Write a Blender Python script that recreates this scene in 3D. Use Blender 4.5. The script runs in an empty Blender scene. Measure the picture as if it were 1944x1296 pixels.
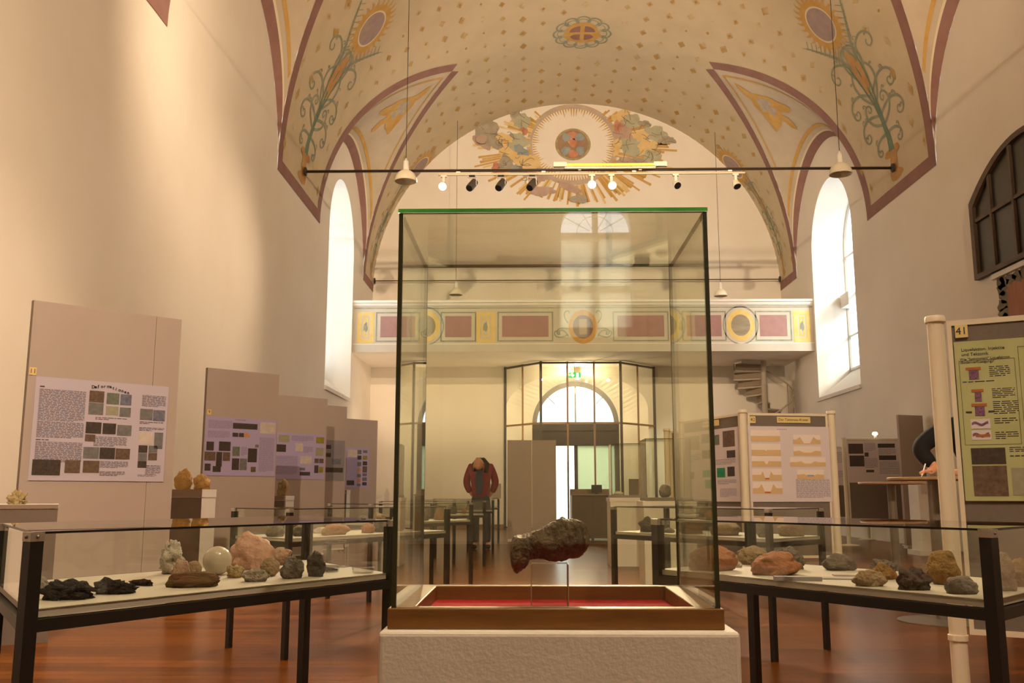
import bpy, bmesh, math, random
from mathutils import Vector, Matrix, noise

# ------------------------------------------------------------------ camera, sky, exposure
S = bpy.context.scene
COL = S.collection
cam_d = bpy.data.cameras.new('camera')
cam_d.sensor_width = 36.0
cam_d.lens = 1780.0 / 1944.0 * 36.0
cam_d.clip_end = 300
cam = bpy.data.objects.new('camera', cam_d)
COL.objects.link(cam)
cam.location = (0, 0, 0.95)
cam.rotation_euler = (math.radians(90 + 9.254), 0, math.radians(1.048))
S.camera = cam

W = bpy.data.worlds.new('sky')
S.world = W
W.use_nodes = True
bg = W.node_tree.nodes['Background']
bg.inputs[0].default_value = (0.80, 0.90, 1.0, 1)
bg.inputs[1].default_value = 2.5

sun_d = bpy.data.lights.new('sun', 'SUN')      # hazy low sun on the window side
sun_d.energy = 3.0; sun_d.angle = math.radians(14); sun_d.color = (1.0, 0.95, 0.84)
sun = bpy.data.objects.new('sun', sun_d); COL.objects.link(sun)
sun.rotation_euler = Vector((-0.56, 0.70, -0.44)).to_track_quat('-Z', 'Y').to_euler()

S.view_settings.view_transform = 'Standard'
S.view_settings.look = 'None'
S.view_settings.gamma = 1
S.view_settings.use_curve_mapping = False
S.view_settings.exposure = 0.70
S.cycles.transparent_max_bounces = 28
S.cycles.max_bounces = 5
S.cycles.diffuse_bounces = 3
S.cycles.glossy_bounces = 2
S.cycles.transmission_bounces = 2
S.cycles.use_adaptive_sampling = True
S.cycles.adaptive_threshold = 0.05
S.cycles.use_denoising = True
S.cycles.sample_clamp_indirect = 6.0

WARM = (1.0, 0.745, 0.505)
LAMP = 1.55           # strength of every tungsten lamp
TRACKS = []           # filled by the track builder

def portal(name, loc, rot, sx, sy):
    """daylight enters through this window: a guide for the sky light, gives off no light itself"""
    d = bpy.data.lights.new(name, 'AREA')
    d.shape = 'RECTANGLE'; d.size = sx; d.size_y = sy
    d.cycles.is_portal = True
    o = bpy.data.objects.new(name, d); COL.objects.link(o)
    o.location = loc; o.rotation_euler = rot
    return o
P90 = math.pi / 2
portal('portal_right_window', (8.15, 22.2, 6.2), (0, P90, 0), 5.4, 3.2)
portal('portal_left_window', (-5.4, 22.1, 6.2), (0, -P90, 0), 5.4, 3.2)
portal('portal_door', (1.36, 27.75, 2.2), (-P90, 0, 0), 2.6, 4.4)
portal('portal_rear_window', (1.375, -14.3, 5.7), (P90, 0, 0), 1.6, 3.2)

def spot_light(name, loc, target, energy, angle, blend=0.5, radius=0.04, color=WARM, parent=None):
    d = bpy.data.lights.new(name, 'SPOT')
    d.energy = energy * LAMP; d.spot_size = math.radians(angle); d.spot_blend = blend
    d.shadow_soft_size = radius; d.color = color
    o = bpy.data.objects.new(name, d); COL.objects.link(o)
    o.location = loc
    o.rotation_euler = (Vector(target) - Vector(loc)).to_track_quat('-Z', 'Y').to_euler()
    return o

# ------------------------------------------------------------------ helpers
def srgb(c):
    if isinstance(c, str):
        c = tuple(int(c[i:i + 2], 16) / 255 for i in (0, 2, 4))
    return tuple((x / 12.92 if x <= 0.04045 else ((x + 0.055) / 1.055) ** 2.4) for x in c) + (1.0,)

MATS = {}
def mat(name, col, rough=0.6, metal=0.0, col2=None, scale=6.0, amount=0.5, bump=0.0, bscale=None, spec=0.5, emit=0.0, stretch=None, detail=4.0, sharp=None):
    if name in MATS: return MATS[name]
    m = bpy.data.materials.new(name); m.use_nodes = True
    nt = m.node_tree; b = nt.nodes['Principled BSDF']
    b.inputs['Base Color'].default_value = srgb(col)
    b.inputs['Roughness'].default_value = rough
    b.inputs['Metallic'].default_value = metal
    b.inputs['Specular IOR Level'].default_value = spec
    if emit:
        b.inputs['Emission Color'].default_value = srgb(col); b.inputs['Emission Strength'].default_value = emit
    if col2 is not None or bump:
        tc = nt.nodes.new('ShaderNodeTexCoord'); src = tc.outputs['Object']
        if stretch:
            mp = nt.nodes.new('ShaderNodeMapping'); mp.inputs['Scale'].default_value = stretch
            nt.links.new(src, mp.inputs['Vector']); src = mp.outputs['Vector']
        if col2 is not None:
            n = nt.nodes.new('ShaderNodeTexNoise'); n.inputs['Scale'].default_value = scale; n.inputs['Detail'].default_value = detail
            n.inputs['Roughness'].default_value = 0.6
            nt.links.new(src, n.inputs['Vector'])
            r = nt.nodes.new('ShaderNodeValToRGB')
            lo, hi = sharp if sharp else (0.5 - 0.25 * amount - 0.08, 0.5 + 0.25 * amount)
            r.color_ramp.elements[0].position = lo; r.color_ramp.elements[0].color = srgb(col2)
            r.color_ramp.elements[1].position = hi; r.color_ramp.elements[1].color = srgb(col)
            nt.links.new(n.outputs['Fac'], r.inputs['Fac']); nt.links.new(r.outputs['Color'], b.inputs['Base Color'])
        if bump:
            n2 = nt.nodes.new('ShaderNodeTexNoise'); n2.inputs['Scale'].default_value = bscale or scale * 3; n2.inputs['Detail'].default_value = 5
            nt.links.new(src, n2.inputs['Vector'])
            bp = nt.nodes.new('ShaderNodeBump'); bp.inputs['Strength'].default_value = bump; bp.inputs['Distance'].default_value = 0.02
            nt.links.new(n2.outputs['Fac'], bp.inputs['Height']); nt.links.new(bp.outputs['Normal'], b.inputs['Normal'])
    MATS[name] = m
    return m

def glass_mat(name, tint=(0.97, 0.985, 0.96), f0=0.045, gloss=0.0):
    """thin pane: Schlick mix of clear transmission and mirror reflection, same from both sides"""
    if name in MATS: return MATS[name]
    m = bpy.data.materials.new(name); m.use_nodes = True
    nt = m.node_tree; nt.nodes.remove(nt.nodes['Principled BSDF'])
    out = nt.nodes['Material Output']
    lw = nt.nodes.new('ShaderNodeLayerWeight'); lw.inputs['Blend'].default_value = 0.5
    p = nt.nodes.new('ShaderNodeMath'); p.operation = 'POWER'; p.inputs[1].default_value = 5.0
    nt.links.new(lw.outputs['Facing'], p.inputs[0])
    ma = nt.nodes.new('ShaderNodeMath'); ma.operation = 'MULTIPLY_ADD'; ma.inputs[1].default_value = 1 - f0; ma.inputs[2].default_value = f0
    nt.links.new(p.outputs[0], ma.inputs[0])
    tr = nt.nodes.new('ShaderNodeBsdfTransparent'); tr.inputs[0].default_value = (*tint, 1)
    gl = nt.nodes.new('ShaderNodeBsdfGlossy'); gl.inputs['Roughness'].default_value = gloss; gl.inputs['Color'].default_value = (1, 1, 1, 1)
    mx = nt.nodes.new('ShaderNodeMixShader')
    nt.links.new(ma.outputs[0], mx.inputs[0]); nt.links.new(tr.outputs[0], mx.inputs[1]); nt.links.new(gl.outputs[0], mx.inputs[2])
    nt.links.new(mx.outputs[0], out.inputs['Surface'])
    MATS[name] = m
    return m

class MB:
    def __init__(s): s.v = []; s.f = []; s.m = []
    def add(s, vs, fs, m=0):
        o = len(s.v); s.v += [tuple(p) for p in vs]
        for f in fs: s.f.append(tuple(i + o for i in f)); s.m.append(m)
    def box(s, x0, x1, y0, y1, z0, z1, m=0, M=None):
        vs = [Vector(p) for p in ((x0, y0, z0), (x1, y0, z0), (x1, y1, z0), (x0, y1, z0), (x0, y0, z1), (x1, y0, z1), (x1, y1, z1), (x0, y1, z1))]
        if M is not None: vs = [M @ p for p in vs]
        s.add(vs, [(0, 3, 2, 1), (4, 5, 6, 7), (0, 1, 5, 4), (1, 2, 6, 5), (2, 3, 7, 6), (3, 0, 4, 7)], m); return s
    def bar(s, a, b, w, d=None, m=0, up=(0, 0, 1)):
        a = Vector(a); b = Vector(b); d = d or w
        z = (b - a); L = z.length; z.normalize(); u = Vector(up)
        if abs(z.dot(u)) > 0.99: u = Vector((0, 1, 0))
        x = u.cross(z).normalized(); y = z.cross(x)
        M = Matrix((x, y, z)).transposed().to_4x4(); M.translation = a
        return s.box(-w / 2, w / 2, -d / 2, d / 2, 0, L, m, M)
    def prism(s, poly, z0, z1, m=0, axis='z', mt=None):
        n = len(poly)
        f = (lambda p, h: (p[0], p[1], h)) if axis == 'z' else (lambda p, h: (p[0], h, p[1])) if axis == 'y' else (lambda p, h: (h, p[0], p[1]))
        vs = [f(p, z0) for p in poly] + [f(p, z1) for p in poly]
        s.add(vs, [tuple(range(n - 1, -1, -1)), tuple(range(n, 2 * n))] + [(i, (i + 1) % n, n + (i + 1) % n, n + i) for i in range(n)], m); return s
    def tube(s, pts, r, n=10, m=0, closed=False):
        pts = [Vector(p) for p in pts]; N = len(pts)
        rs = r if isinstance(r, (list, tuple)) else [r] * N
        vs = []; prev = None
        for i, p in enumerate(pts):
            t = (pts[min(i + 1, N - 1)] - pts[max(i - 1, 0)]).normalized()
            if prev is None:
                u = Vector((0, 0, 1)) if abs(t.z) < 0.9 else Vector((1, 0, 0)); x = u.cross(t).normalized()
            else:
                x = (prev - t * prev.dot(t)).normalized()
            prev = x; y = t.cross(x)
            for k in range(n):
                a = 2 * math.pi * k / n
                vs.append(p + (x * math.cos(a) + y * math.sin(a)) * rs[i])
        fs = [(i * n + k, i * n + (k + 1) % n, (i + 1) * n + (k + 1) % n, (i + 1) * n + k) for i in range(N - 1) for k in range(n)]
        fs += [tuple(range(n - 1, -1, -1)), tuple((N - 1) * n + k for k in range(n))]
        s.add(vs, fs, m); return s
    def lathe(s, prof, n=24, c=(0, 0, 0), m=0, M=None, caps=True):
        vs = []
        for r, z in prof:
            for k in range(n):
                a = 2 * math.pi * k / n
                p = Vector((r * math.cos(a), r * math.sin(a), z))
                if M is not None: p = M @ p
                vs.append(p + Vector(c))
        N = len(prof)
        fs = [(i * n + k, i * n + (k + 1) % n, (i + 1) * n + (k + 1) % n, (i + 1) * n + k) for i in range(N - 1) for k in range(n)]
        if caps: fs += [tuple(range(n - 1, -1, -1)), tuple((N - 1) * n + k for k in range(n))]
        s.add(vs, fs, m); return s
    def build(s, name, mats, parent=None, smooth=False, bevel=0.0, seg=2):
        me = bpy.data.meshes.new(name)
        me.from_pydata(s.v, [], s.f)
        for mm in (mats if isinstance(mats, (list, tuple)) else [mats]): me.materials.append(mm)
        me.polygons.foreach_set('material_index', s.m)
        if bevel or True:
            bm = bmesh.new(); bm.from_mesh(me)
            if bevel:
                bmesh.ops.bevel(bm, geom=bm.edges[:], offset=bevel, segments=seg, affect='EDGES', profile=0.5)
            bm.to_mesh(me); bm.free()
        if smooth:
            me.polygons.foreach_set('use_smooth', [True] * len(me.polygons))
            if smooth == 'auto':
                try: me.set_sharp_from_angle(angle=math.radians(40))
                except Exception: pass
        me.update()
        o = bpy.data.objects.new(name, me); COL.objects.link(o)
        if parent is not None: o.parent = parent
        return o

def thing(name, label, cat, loc=(0, 0, 0), rotz=0.0, group=None):
    o = bpy.data.objects.new(name, None); COL.objects.link(o)
    o.empty_display_size = 0.1
    o.location = loc; o.rotation_euler = (0, 0, rotz)
    o['label'] = label; o['category'] = cat
    if group: o['group'] = group
    return o
def tag(o, label, cat, group=None):
    o['label'] = label; o['category'] = cat
    if group: o['group'] = group
    return o
def struct(o, label=None):
    o['kind'] = 'structure'
    if label: o['label'] = label
    return o
def stuff(o): o['kind'] = 'stuff'; return o

def text_mesh(name, s, size, material, parent, loc, rot=(P90, 0, 0), align='LEFT', extrude=0.0004, bold=0.0):
    cu = bpy.data.curves.new(name, 'FONT'); cu.body = s; cu.size = size; cu.align_x = align; cu.align_y = 'CENTER'; cu.extrude = extrude; cu.offset = size * bold
    cu.resolution_u = 3
    t = bpy.data.objects.new(name + '_tmp', cu); COL.objects.link(t)
    bpy.context.view_layer.update()
    me = bpy.data.meshes.new_from_object(t.evaluated_get(bpy.context.evaluated_depsgraph_get()))
    bpy.data.objects.remove(t)
    me.name = name
    me.materials.clear(); me.materials.append(material)
    o = bpy.data.objects.new(name, me); COL.objects.link(o)
    o.parent = parent; o.location = loc; o.rotation_euler = rot
    return o

# ------------------------------------------------------------------ materials
M_plaster = mat('plaster_white', 'ece4d6', 0.85, col2='e2d8c6', scale=0.7, amount=1.2, bump=0.08, bscale=9)
M_plaster_back = mat('plaster_back', 'eae2d3', 0.85, col2='e0d6c4', scale=0.9, amount=1.2, bump=0.06, bscale=9)
M_vault = mat('vault_fresco_ground', 'd2c2a2', 0.9, col2='bfae8d', scale=1.1, amount=1.4, bump=0.05, bscale=8)
M_cap = mat('lunette_ground', 'cfc0a6', 0.9, col2='b5a68e', scale=1.6, amount=1.3)
M_purple = mat('paint_purple', '876058', 0.9, col2='9c786c', scale=2.5, amount=1.2)
M_ochre = mat('paint_ochre', 'bf8d38', 0.9, col2='cdad70', scale=4, amount=1.3)
M_lozenge = mat('paint_lozenge', 'b3904f', 0.9, col2='cdbb98', scale=1.4, sharp=(.40, .60))
M_teal = mat('paint_teal', '7d8873', 0.9, col2='a5a288', scale=3, amount=1.2)
M_teal2 = mat('paint_green', '5f7d68', 0.9, col2='7b8a70', scale=4, amount=1.0)
M_greyviolet = mat('paint_grey_violet', '9a8683', 0.9, col2='b09d92', scale=5, amount=1.0)
M_paleline = mat('paint_pale', 'ddd0b4', 0.9)
M_darkline = mat('paint_dark', '5e4a3e', 0.9)
M_black = mat('black_metal', '17130f', 0.45, bump=0.02, bscale=60)
M_glass = glass_mat('display_glass', (0.975, 0.985, 0.965), f0=0.036)
M_caseglass = glass_mat('case_glass', (0.955, 0.962, 0.91), f0=0.050)
M_winglass = glass_mat('window_glass', (0.97, 0.98, 0.98))
M_edge = mat('glass_edge', '3a3a22', 0.25, spec=0.6)
M_edgegreen = mat('glass_edge_green', '55c050', 0.2, col2='3f9c3a', scale=12, amount=0.8, spec=0.7)
M_white = mat('white_paint', 'e9e3d8', 0.55, col2='dfd8cb', scale=3, amount=0.8)
M_board = mat('board_beige', 'b8aaa0', 0.7, col2='b2a399', scale=2.0, amount=0.8)
M_alu = mat('aluminium', 'b9b4ab', 0.35, metal=0.8)
M_post = mat('post_cream', 'e8dcc2', 0.5)
M_greypanel = mat('grey_felt_panel', '7b7166', 0.9, col2='72685d', scale=40, amount=1.0)
M_paper = mat('paper_lilac', 'c3bac9', 0.55)
M_paper_violet = mat('paper_violet', 'b3a7cf', 0.55)
M_paper_green = mat('paper_green', 'bdc08a', 0.55, col2='b4b77e', scale=5)
M_paper_white = mat('paper_white', 'ddd3d6', 0.5)
M_paper_grey = mat('paper_grey', '8f8a8c', 0.6)
M_cardyellow = mat('card_yellow', 'e6d08c', 0.6)
M_ink = mat('print_ink', '3d3440', 0.7)
M_ink2 = mat('print_ink_soft', '8a7f97', 0.7)
M_walnut = mat('walnut_wood', '8d6230', 0.4, col2='68431c', scale=8, amount=1.2, stretch=(0.6, 6, 6), bump=0.05, bscale=20)
M_felt = mat('red_felt', 'b01024', 0.95, bump=0.2, bscale=250)
M_brownlam = mat('brown_laminate', '5b4633', 0.5, col2='54402e', scale=5)
M_darkwood = mat('dark_window_wood', '5a4530', 0.6, col2='493724', scale=8)
M_steel = mat('brushed_steel', '8d857a', 0.4, metal=0.7)
# ------------------------------------------------------------------ the hall
XL, XR, YB, YR = -4.55, 7.30, 26.70, -13.8          # left wall, right wall, entrance wall, rear wall
XC, ZS, VA, VH = 1.375, 6.76, 5.925, 5.77            # vault: axis, springing height, half width, rise
LUN = [(22.35, 2.70), (13.56, 2.62), (4.8, 2.62), (-3.95, 2.62)]   # lunettes: centre along the hall, half width
TIPOFF, ARCH = 3.31, 2.80                            # plan offset of the lunette tip, rise of the wall arch

def lunette(Y):
    for c, hw in LUN:
        if abs(Y - c) < hw: return c, hw
    return None
def offlim(Y):
    l = lunette(Y)
    if not l: return VA
    c, hw = l
    s = 1 - abs(Y - c) / hw
    return VA - s * (VA - TIPOFF)
def vz(off): return ZS + VH * math.sqrt(max(0.0, 1 - (off / VA) ** 2))
def wall_top(Y):
    l = lunette(Y)
    if not l: return ZS
    c, hw = l
    return ZS + ARCH * math.sqrt(max(0.0, 1 - ((Y - c) / hw) ** 2))

# floor: narrow boards running across the hall
def floor_mat():
    m = bpy.data.materials.new('larch_floor'); m.use_nodes = True
    nt = m.node_tree; b = nt.nodes['Principled BSDF']
    tc = nt.nodes.new('ShaderNodeTexCoord')
    br = nt.nodes.new('ShaderNodeTexBrick')
    br.inputs['Scale'].default_value = 1.0
    br.inputs['Brick Width'].default_value = 2.4; br.inputs['Row Height'].default_value = 0.115
    br.inputs['Mortar Size'].default_value = 0.004; br.inputs['Mortar Smooth'].default_value = 0.4
    br.inputs['Color1'].default_value = srgb('7e4607'); br.inputs['Color2'].default_value = srgb('5c3004')
    br.inputs['Mortar'].default_value = srgb('331802'); br.offset = 0.37
    nt.links.new(tc.outputs['Object'], br.inputs['Vector'])
    mp = nt.nodes.new('ShaderNodeMapping'); mp.inputs['Scale'].default_value = (1.2, 26, 1)
    nt.links.new(tc.outputs['Object'], mp.inputs['Vector'])
    n = nt.nodes.new('ShaderNodeTexNoise'); n.inputs['Scale'].default_value = 2.0; n.inputs['Detail'].default_value = 6
    nt.links.new(mp.outputs[0], n.inputs['Vector'])
    r = nt.nodes.new('ShaderNodeValToRGB')
    r.color_ramp.elements[0].position = 0.3; r.color_ramp.elements[0].color = (0.55, 0.5, 0.45, 1)
    r.color_ramp.elements[1].position = 0.62; r.color_ramp.elements[1].color = (1, 1, 1, 1)
    nt.links.new(n.outputs['Fac'], r.inputs['Fac'])
    mx = nt.nodes.new('ShaderNodeMix'); mx.data_type = 'RGBA'; mx.blend_type = 'MULTIPLY'; mx.inputs[0].default_value = 0.8
    nt.links.new(br.outputs['Color'], mx.inputs[6]); nt.links.new(r.outputs['Color'], mx.inputs[7])
    # knots
    mp2 = nt.nodes.new('ShaderNodeMapping'); mp2.inputs['Scale'].default_value = (3.0, 9, 1)
    nt.links.new(tc.outputs['Object'], mp2.inputs['Vector'])
    vo = nt.nodes.new('ShaderNodeTexVoronoi'); vo.inputs['Scale'].default_value = 1.3
    nt.links.new(mp2.outputs[0], vo.inputs['Vector'])
    r2 = nt.nodes.new('ShaderNodeValToRGB')
    r2.color_ramp.elements[0].position = 0.03; r2.color_ramp.elements[0].color = (0.45, 0.36, 0.3, 1)
    r2.color_ramp.elements[1].position = 0.1; r2.color_ramp.elements[1].color = (1, 1, 1, 1)
    nt.links.new(vo.outputs['Distance'], r2.inputs['Fac'])
    mx2 = nt.nodes.new('ShaderNodeMix'); mx2.data_type = 'RGBA'; mx2.blend_type = 'MULTIPLY'; mx2.inputs[0].default_value = 0.7
    nt.links.new(mx.outputs[2], mx2.inputs[6]); nt.links.new(r2.outputs['Color'], mx2.inputs[7])
    nt.links.new(mx2.outputs[2], b.inputs['Base Color'])
    b.inputs['Roughness'].default_value = 0.26
    b.inputs['Specular IOR Level'].default_value = 0.16
    b.inputs['Specular Tint'].default_value = (1.0, 0.74, 0.48, 1)
    bp = nt.nodes.new('ShaderNodeBump'); bp.inputs['Strength'].default_value = 0.2; bp.inputs['Distance'].default_value = 0.004
    nt.links.new(br.outputs['Fac'], bp.inputs['Height']); bp.invert = True
    nt.links.new(bp.outputs[0], b.inputs['Normal'])
    return m
mb = MB(); mb.box(XL - 1.2, XR + 1.2, YR - 1, YB + 1.1, -0.2, 0)
struct(mb.build('floor', floor_mat()), 'orange brown narrow-board wooden floor')
mb = MB(); mb.box(-30, 30, YB + 1.1, 60, -0.25, -0.05)
struct(mb.build('ground_outside', mat('pale_gravel', 'd8d2c6', 0.9)), 'pale forecourt outside the entrance door')

# vault
def ysamples():
    ys = set()
    y = YR
    while y < YB: ys.add(round(y, 4)); y += 0.25
    ys.add(YB)
    for c, hw in LUN:
        for k in range(33):
            ys.add(round(c - hw * math.cos(math.pi * k / 32), 4))
    return sorted(v for v in ys if YR <= v <= YB)
YS = ysamples()
NA = 72
mb = MB(); vs = []
for Y in YS:
    ol = offlim(Y); a0 = math.acos(min(1, ol / VA))
    for k in range(NA + 1):
        a = a0 + (math.pi - 2 * a0) * k / NA
        vs.append((XC + VA * math.cos(a), Y, ZS + VH * math.sin(a)))
fs = [(i * (NA + 1) + k, i * (NA + 1) + k + 1, (i + 1) * (NA + 1) + k + 1, (i + 1) * (NA + 1) + k) for i in range(len(YS) - 1) for k in range(NA)]
mb.add(vs, fs)
ceiling = struct(mb.build('ceiling', M_vault, smooth=True), 'painted barrel vault with ochre lozenges')

# lunette caps: ruled between the wall arch and the groin
def cap_pt(c, hw, side, Y, s, lift=0.0):
    zw = wall_top(Y) if abs(Y - c) < hw else ZS
    og = offlim(Y) if abs(Y - c) < hw else VA
    off = VA + (og - VA) * s
    z = zw + (vz(og) - zw) * s
    return Vector((XC + side * off - side * lift * 0.5, Y, z - lift))
for c, hw in LUN:
    for side in (-1, 1):
        mb = MB(); vs = []; NY, NSs = 40, 8
        for i in range(NY + 1):
            Y = c - hw * 0.99999 * math.cos(math.pi * i / NY)
            for j in range(NSs + 1): vs.append(cap_pt(c, hw, side, Y, j / NSs))
        mb.add(vs, [(i * (NSs + 1) + j, i * (NSs + 1) + j + 1, (i + 1) * (NSs + 1) + j + 1, (i + 1) * (NSs + 1) + j) for i in range(NY) for j in range(NSs)])
        mb.build('lunette_cap', M_cap, ceiling, smooth=True)

# side walls with a round-headed window (only in the bay before the gallery)
def window_z(Y, wc, whw, zsill, zspr, rise):
    t = (Y - wc) / whw
    return zsill, zspr + rise * math.sqrt(max(0, 1 - t * t))
WIN = dict(wc=22.15, whw=1.5, zsill=3.34, zspr=7.0, rise=1.55)
DEPTH = 0.95
def side_wall(name, X, side, label):
    mb = MB()
    w = WIN
    ys = [v for v in YS]
    for k in range(41): ys.append(round(w['wc'] - w['whw'] * math.cos(math.pi * k / 40), 5))
    ys = sorted(set(ys))
    for a, b in zip(ys[:-1], ys[1:]):
        inside = a >= w['wc'] - w['whw'] - 1e-6 and b <= w['wc'] + w['whw'] + 1e-6
        ta, tb = wall_top(a), wall_top(b)
        if not inside:
            mb.add([(X, a, 0), (X, b, 0), (X, b, tb), (X, a, ta)], [(0, 1, 2, 3)])
        else:
            s0, ha = window_z(a, **w); _, hb = window_z(b, **w)
            mb.add([(X, a, 0), (X, b, 0), (X, b, s0), (X, a, s0)], [(0, 1, 2, 3)])
            mb.add([(X, a, ha), (X, b, hb), (X, b, tb), (X, a, ta)], [(0, 1, 2, 3)])
            Xo = X + side * DEPTH                     # soffit of the arch and the sloping sill
            mb.add([(X, a, ha), (X, b, hb), (Xo, b, hb), (Xo, a, ha)], [(0, 1, 2, 3)])
            mb.add([(X, a, s0), (X, b, s0), (Xo, b, s0 + 0.75), (Xo, a, s0 + 0.75)], [(0, 1, 2, 3)])
    for Y in (w['wc'] - w['whw'], w['wc'] + w['whw']):
        Xo = X + side * DEPTH
        mb.add([(X, Y, w['zsill']), (Xo, Y, w['zsill'] + 0.75), (Xo, Y, w['zspr']), (X, Y, w['zspr'])], [(0, 1, 2, 3)])
    return struct(mb.build(name, M_plaster), label)
wall_left = side_wall('wall_left', XL, -1, 'white plastered side wall behind the leaning boards')
wall_right = side_wall('wall_right', XR, 1, 'white plastered side wall with the dark wooden window')

M_frame = mat('window_frame_white', 'd8d6cc', 0.5)
def tall_window(name, X, side, label):
    w = WIN; root = bpy.data.objects.new(name, None); COL.objects.link(root); struct(root, label)
    Xo = X + side * (DEPTH - 0.06)
    # glass as an arched sheet with thickness
    poly = [(w['wc'] - w['whw'], w['zsill'] + 0.72), (w['wc'] + w['whw'], w['zsill'] + 0.72)]
    for k in range(25):
        t = math.pi * k / 24
        poly.append((w['wc'] + w['whw'] * math.cos(t), w['zspr'] + w['rise'] * math.sin(t)))
    mb = MB(); mb.prism(poly, Xo - 0.004, Xo + 0.004, axis='x'); mb.build('pane', M_winglass, root)
    outl = poly[1:]
    for i in (0,):
        mb = MB(); mb.tube([(Xo - side * 0.03, p[0], p[1]) for p in outl + [poly[0], poly[1]]], 0.05, n=6); mb.build('frame', M_frame, root)
    for yy in (-0.5, 0.5):
        mb = MB(); mb.box(Xo - side * 0.05, Xo + side * 0.02, w['wc'] + yy - 0.03, w['wc'] + yy + 0.03, w['zsill'] + 0.72, w['zspr'] + w['rise'] * 0.94); mb.build('mullion', M_frame, root)
    for zz in (4.9, 5.9, 6.95):
        mb = MB(); mb.box(Xo - side * 0.05, Xo + side * 0.02, w['wc'] - w['whw'], w['wc'] + w['whw'], zz - 0.025, zz + 0.025); mb.build('glazing_bar', M_frame, root)
    return root
tall_window('window_1', XR, 1, 'tall round-headed bright window in the right wall')
tall_window('window_2', XL, -1, 'tall round-headed window in the left wall')
for X, s in ((XL, 1), (XR, -1)):       # thin projecting sill boards
    mb = MB(); mb.box(min(X, X + s * 0.05), max(X, X + s * 0.05), WIN['wc'] - 1.55, WIN['wc'] + 1.58, 3.25, 3.335)
    struct(mb.build('trim_1' if s > 0 else 'trim_2', M_white), 'window sill edge on the ' + ('left' if s > 0 else 'right') + ' wall')
mb = MB(); mb.box(7.95, 8.2, 23.0, 23.6, 5.62, 5.95, 0)
o = mb.build('window_ventilator', M_white, bpy.data.objects['window_1'])

# entrance wall with splayed round-arched doorway
DC, D0, D1 = 1.36, 2.02, 1.27            # centre, half width at the room face, at the door
def nz(t, hw, spr, rise): return spr + rise * math.sqrt(max(0, 1 - t * t))
mb = MB()
xs = sorted(set([round(XC - VA * math.cos(math.pi * k / 80), 5) for k in range(81)] + [round(DC - D0 * math.cos(math.pi * k / 32), 5) for k in range(33)]))
for a, b in zip(xs[:-1], xs[1:]):
    ta, tb = vz(a - XC), vz(b - XC)
    if a >= DC - D0 - 1e-6 and b <= DC + D0 + 1e-6:
        ha, hb = nz((a - DC) / D0, D0, 3.35, 1.02), nz((b - DC) / D0, D0, 3.35, 1.02)
        mb.add([(a, YB, ha), (b, YB, hb), (b, YB, tb), (a, YB, ta)], [(0, 1, 2, 3)])
    else:
        mb.add([(a, YB, 0), (b, YB, 0), (b, YB, tb), (a, YB, ta)], [(0, 1, 2, 3)])
YD = YB + 0.8
ring0 = [(DC - D0, YB, 0)] + [(DC - D0 * math.cos(math.pi * k / 32), YB, nz(math.cos(math.pi * k / 32), D0, 3.35, 1.02)) for k in range(33)] + [(DC + D0, YB, 0)]
ring1 = [(DC - D1, YD, 0)] + [(DC - D1 * math.cos(math.pi * k / 32), YD, nz(math.cos(math.pi * k / 32), D1, 2.97, 1.27)) for k in range(33)] + [(DC + D1, YD, 0)]
n = len(ring0); mb.add(ring0 + ring1, [(i, i + 1, n + i + 1, n + i) for i in range(n - 1)])
wall_back = struct(mb.build('wall_back', M_plaster_back), 'white entrance wall below and above the gallery')
mb = MB(); mb.box(XL, DC - D0, YB - 0.02, YB, 0, 0.12); struct(mb.build('baseboard_back', mat('baseboard_brown', '8a6a4c', 0.6)), 'brown baseboard of the entrance wall')
def linen_mat(name='blind_linen', col='f2ecdc', mix=.75):
    if name in MATS: return MATS[name]
    m = mat(name, col, .9); nt = m.node_tree
    tl_ = nt.nodes.new('ShaderNodeBsdfTranslucent'); tl_.inputs[0].default_value = srgb(col)
    mx = nt.nodes.new('ShaderNodeMixShader'); mx.inputs[0].default_value = mix
    nt.links.new(nt.nodes['Principled BSDF'].outputs[0], mx.inputs[1]); nt.links.new(tl_.outputs[0], mx.inputs[2])
    nt.links.new(mx.outputs[0], nt.nodes['Material Output'].inputs['Surface'])
    return m
# rear wall (behind the camera) with the arched window that the showcase glass mirrors
RW, RH = 0.72, 0.74
mb = MB(); zsl, zsp = 4.25, 6.28
xs = sorted(set([round(XC - VA * math.cos(math.pi * k / 60), 5) for k in range(61)] + [round(XC - RW * math.cos(math.pi * k / 16), 5) for k in range(17)]))
for a, b in zip(xs[:-1], xs[1:]):
    ta, tb = vz(a - XC), vz(b - XC)
    if a >= XC - RW - 1e-6 and b <= XC + RW + 1e-6:
        ha, hb = nz((a - XC) / RW, RW, zsp, RH), nz((b - XC) / RW, RW, zsp, RH)
        mb.add([(a, YR, ha), (b, YR, hb), (b, YR, tb), (a, YR, ta)], [(0, 1, 2, 3)])
        mb.add([(a, YR, 0), (b, YR, 0), (b, YR, zsl), (a, YR, zsl)], [(0, 1, 2, 3)])
        mb.add([(a, YR, ha), (b, YR, hb), (b, YR - .45, hb), (a, YR - .45, ha)], [(0, 1, 2, 3)])
    else:
        mb.add([(a, YR, 0), (b, YR, 0), (b, YR, tb), (a, YR, ta)], [(0, 1, 2, 3)])
for x in (XC - RW, XC + RW): mb.add([(x, YR, zsl), (x, YR - .45, zsl), (x, YR - .45, zsp), (x, YR, zsp)], [(0, 1, 2, 3)])
mb.add([(XC - RW, YR, zsl), (XC + RW, YR, zsl), (XC + RW, YR - .45, zsl), (XC - RW, YR - .45, zsl)], [(0, 1, 2, 3)])
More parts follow.
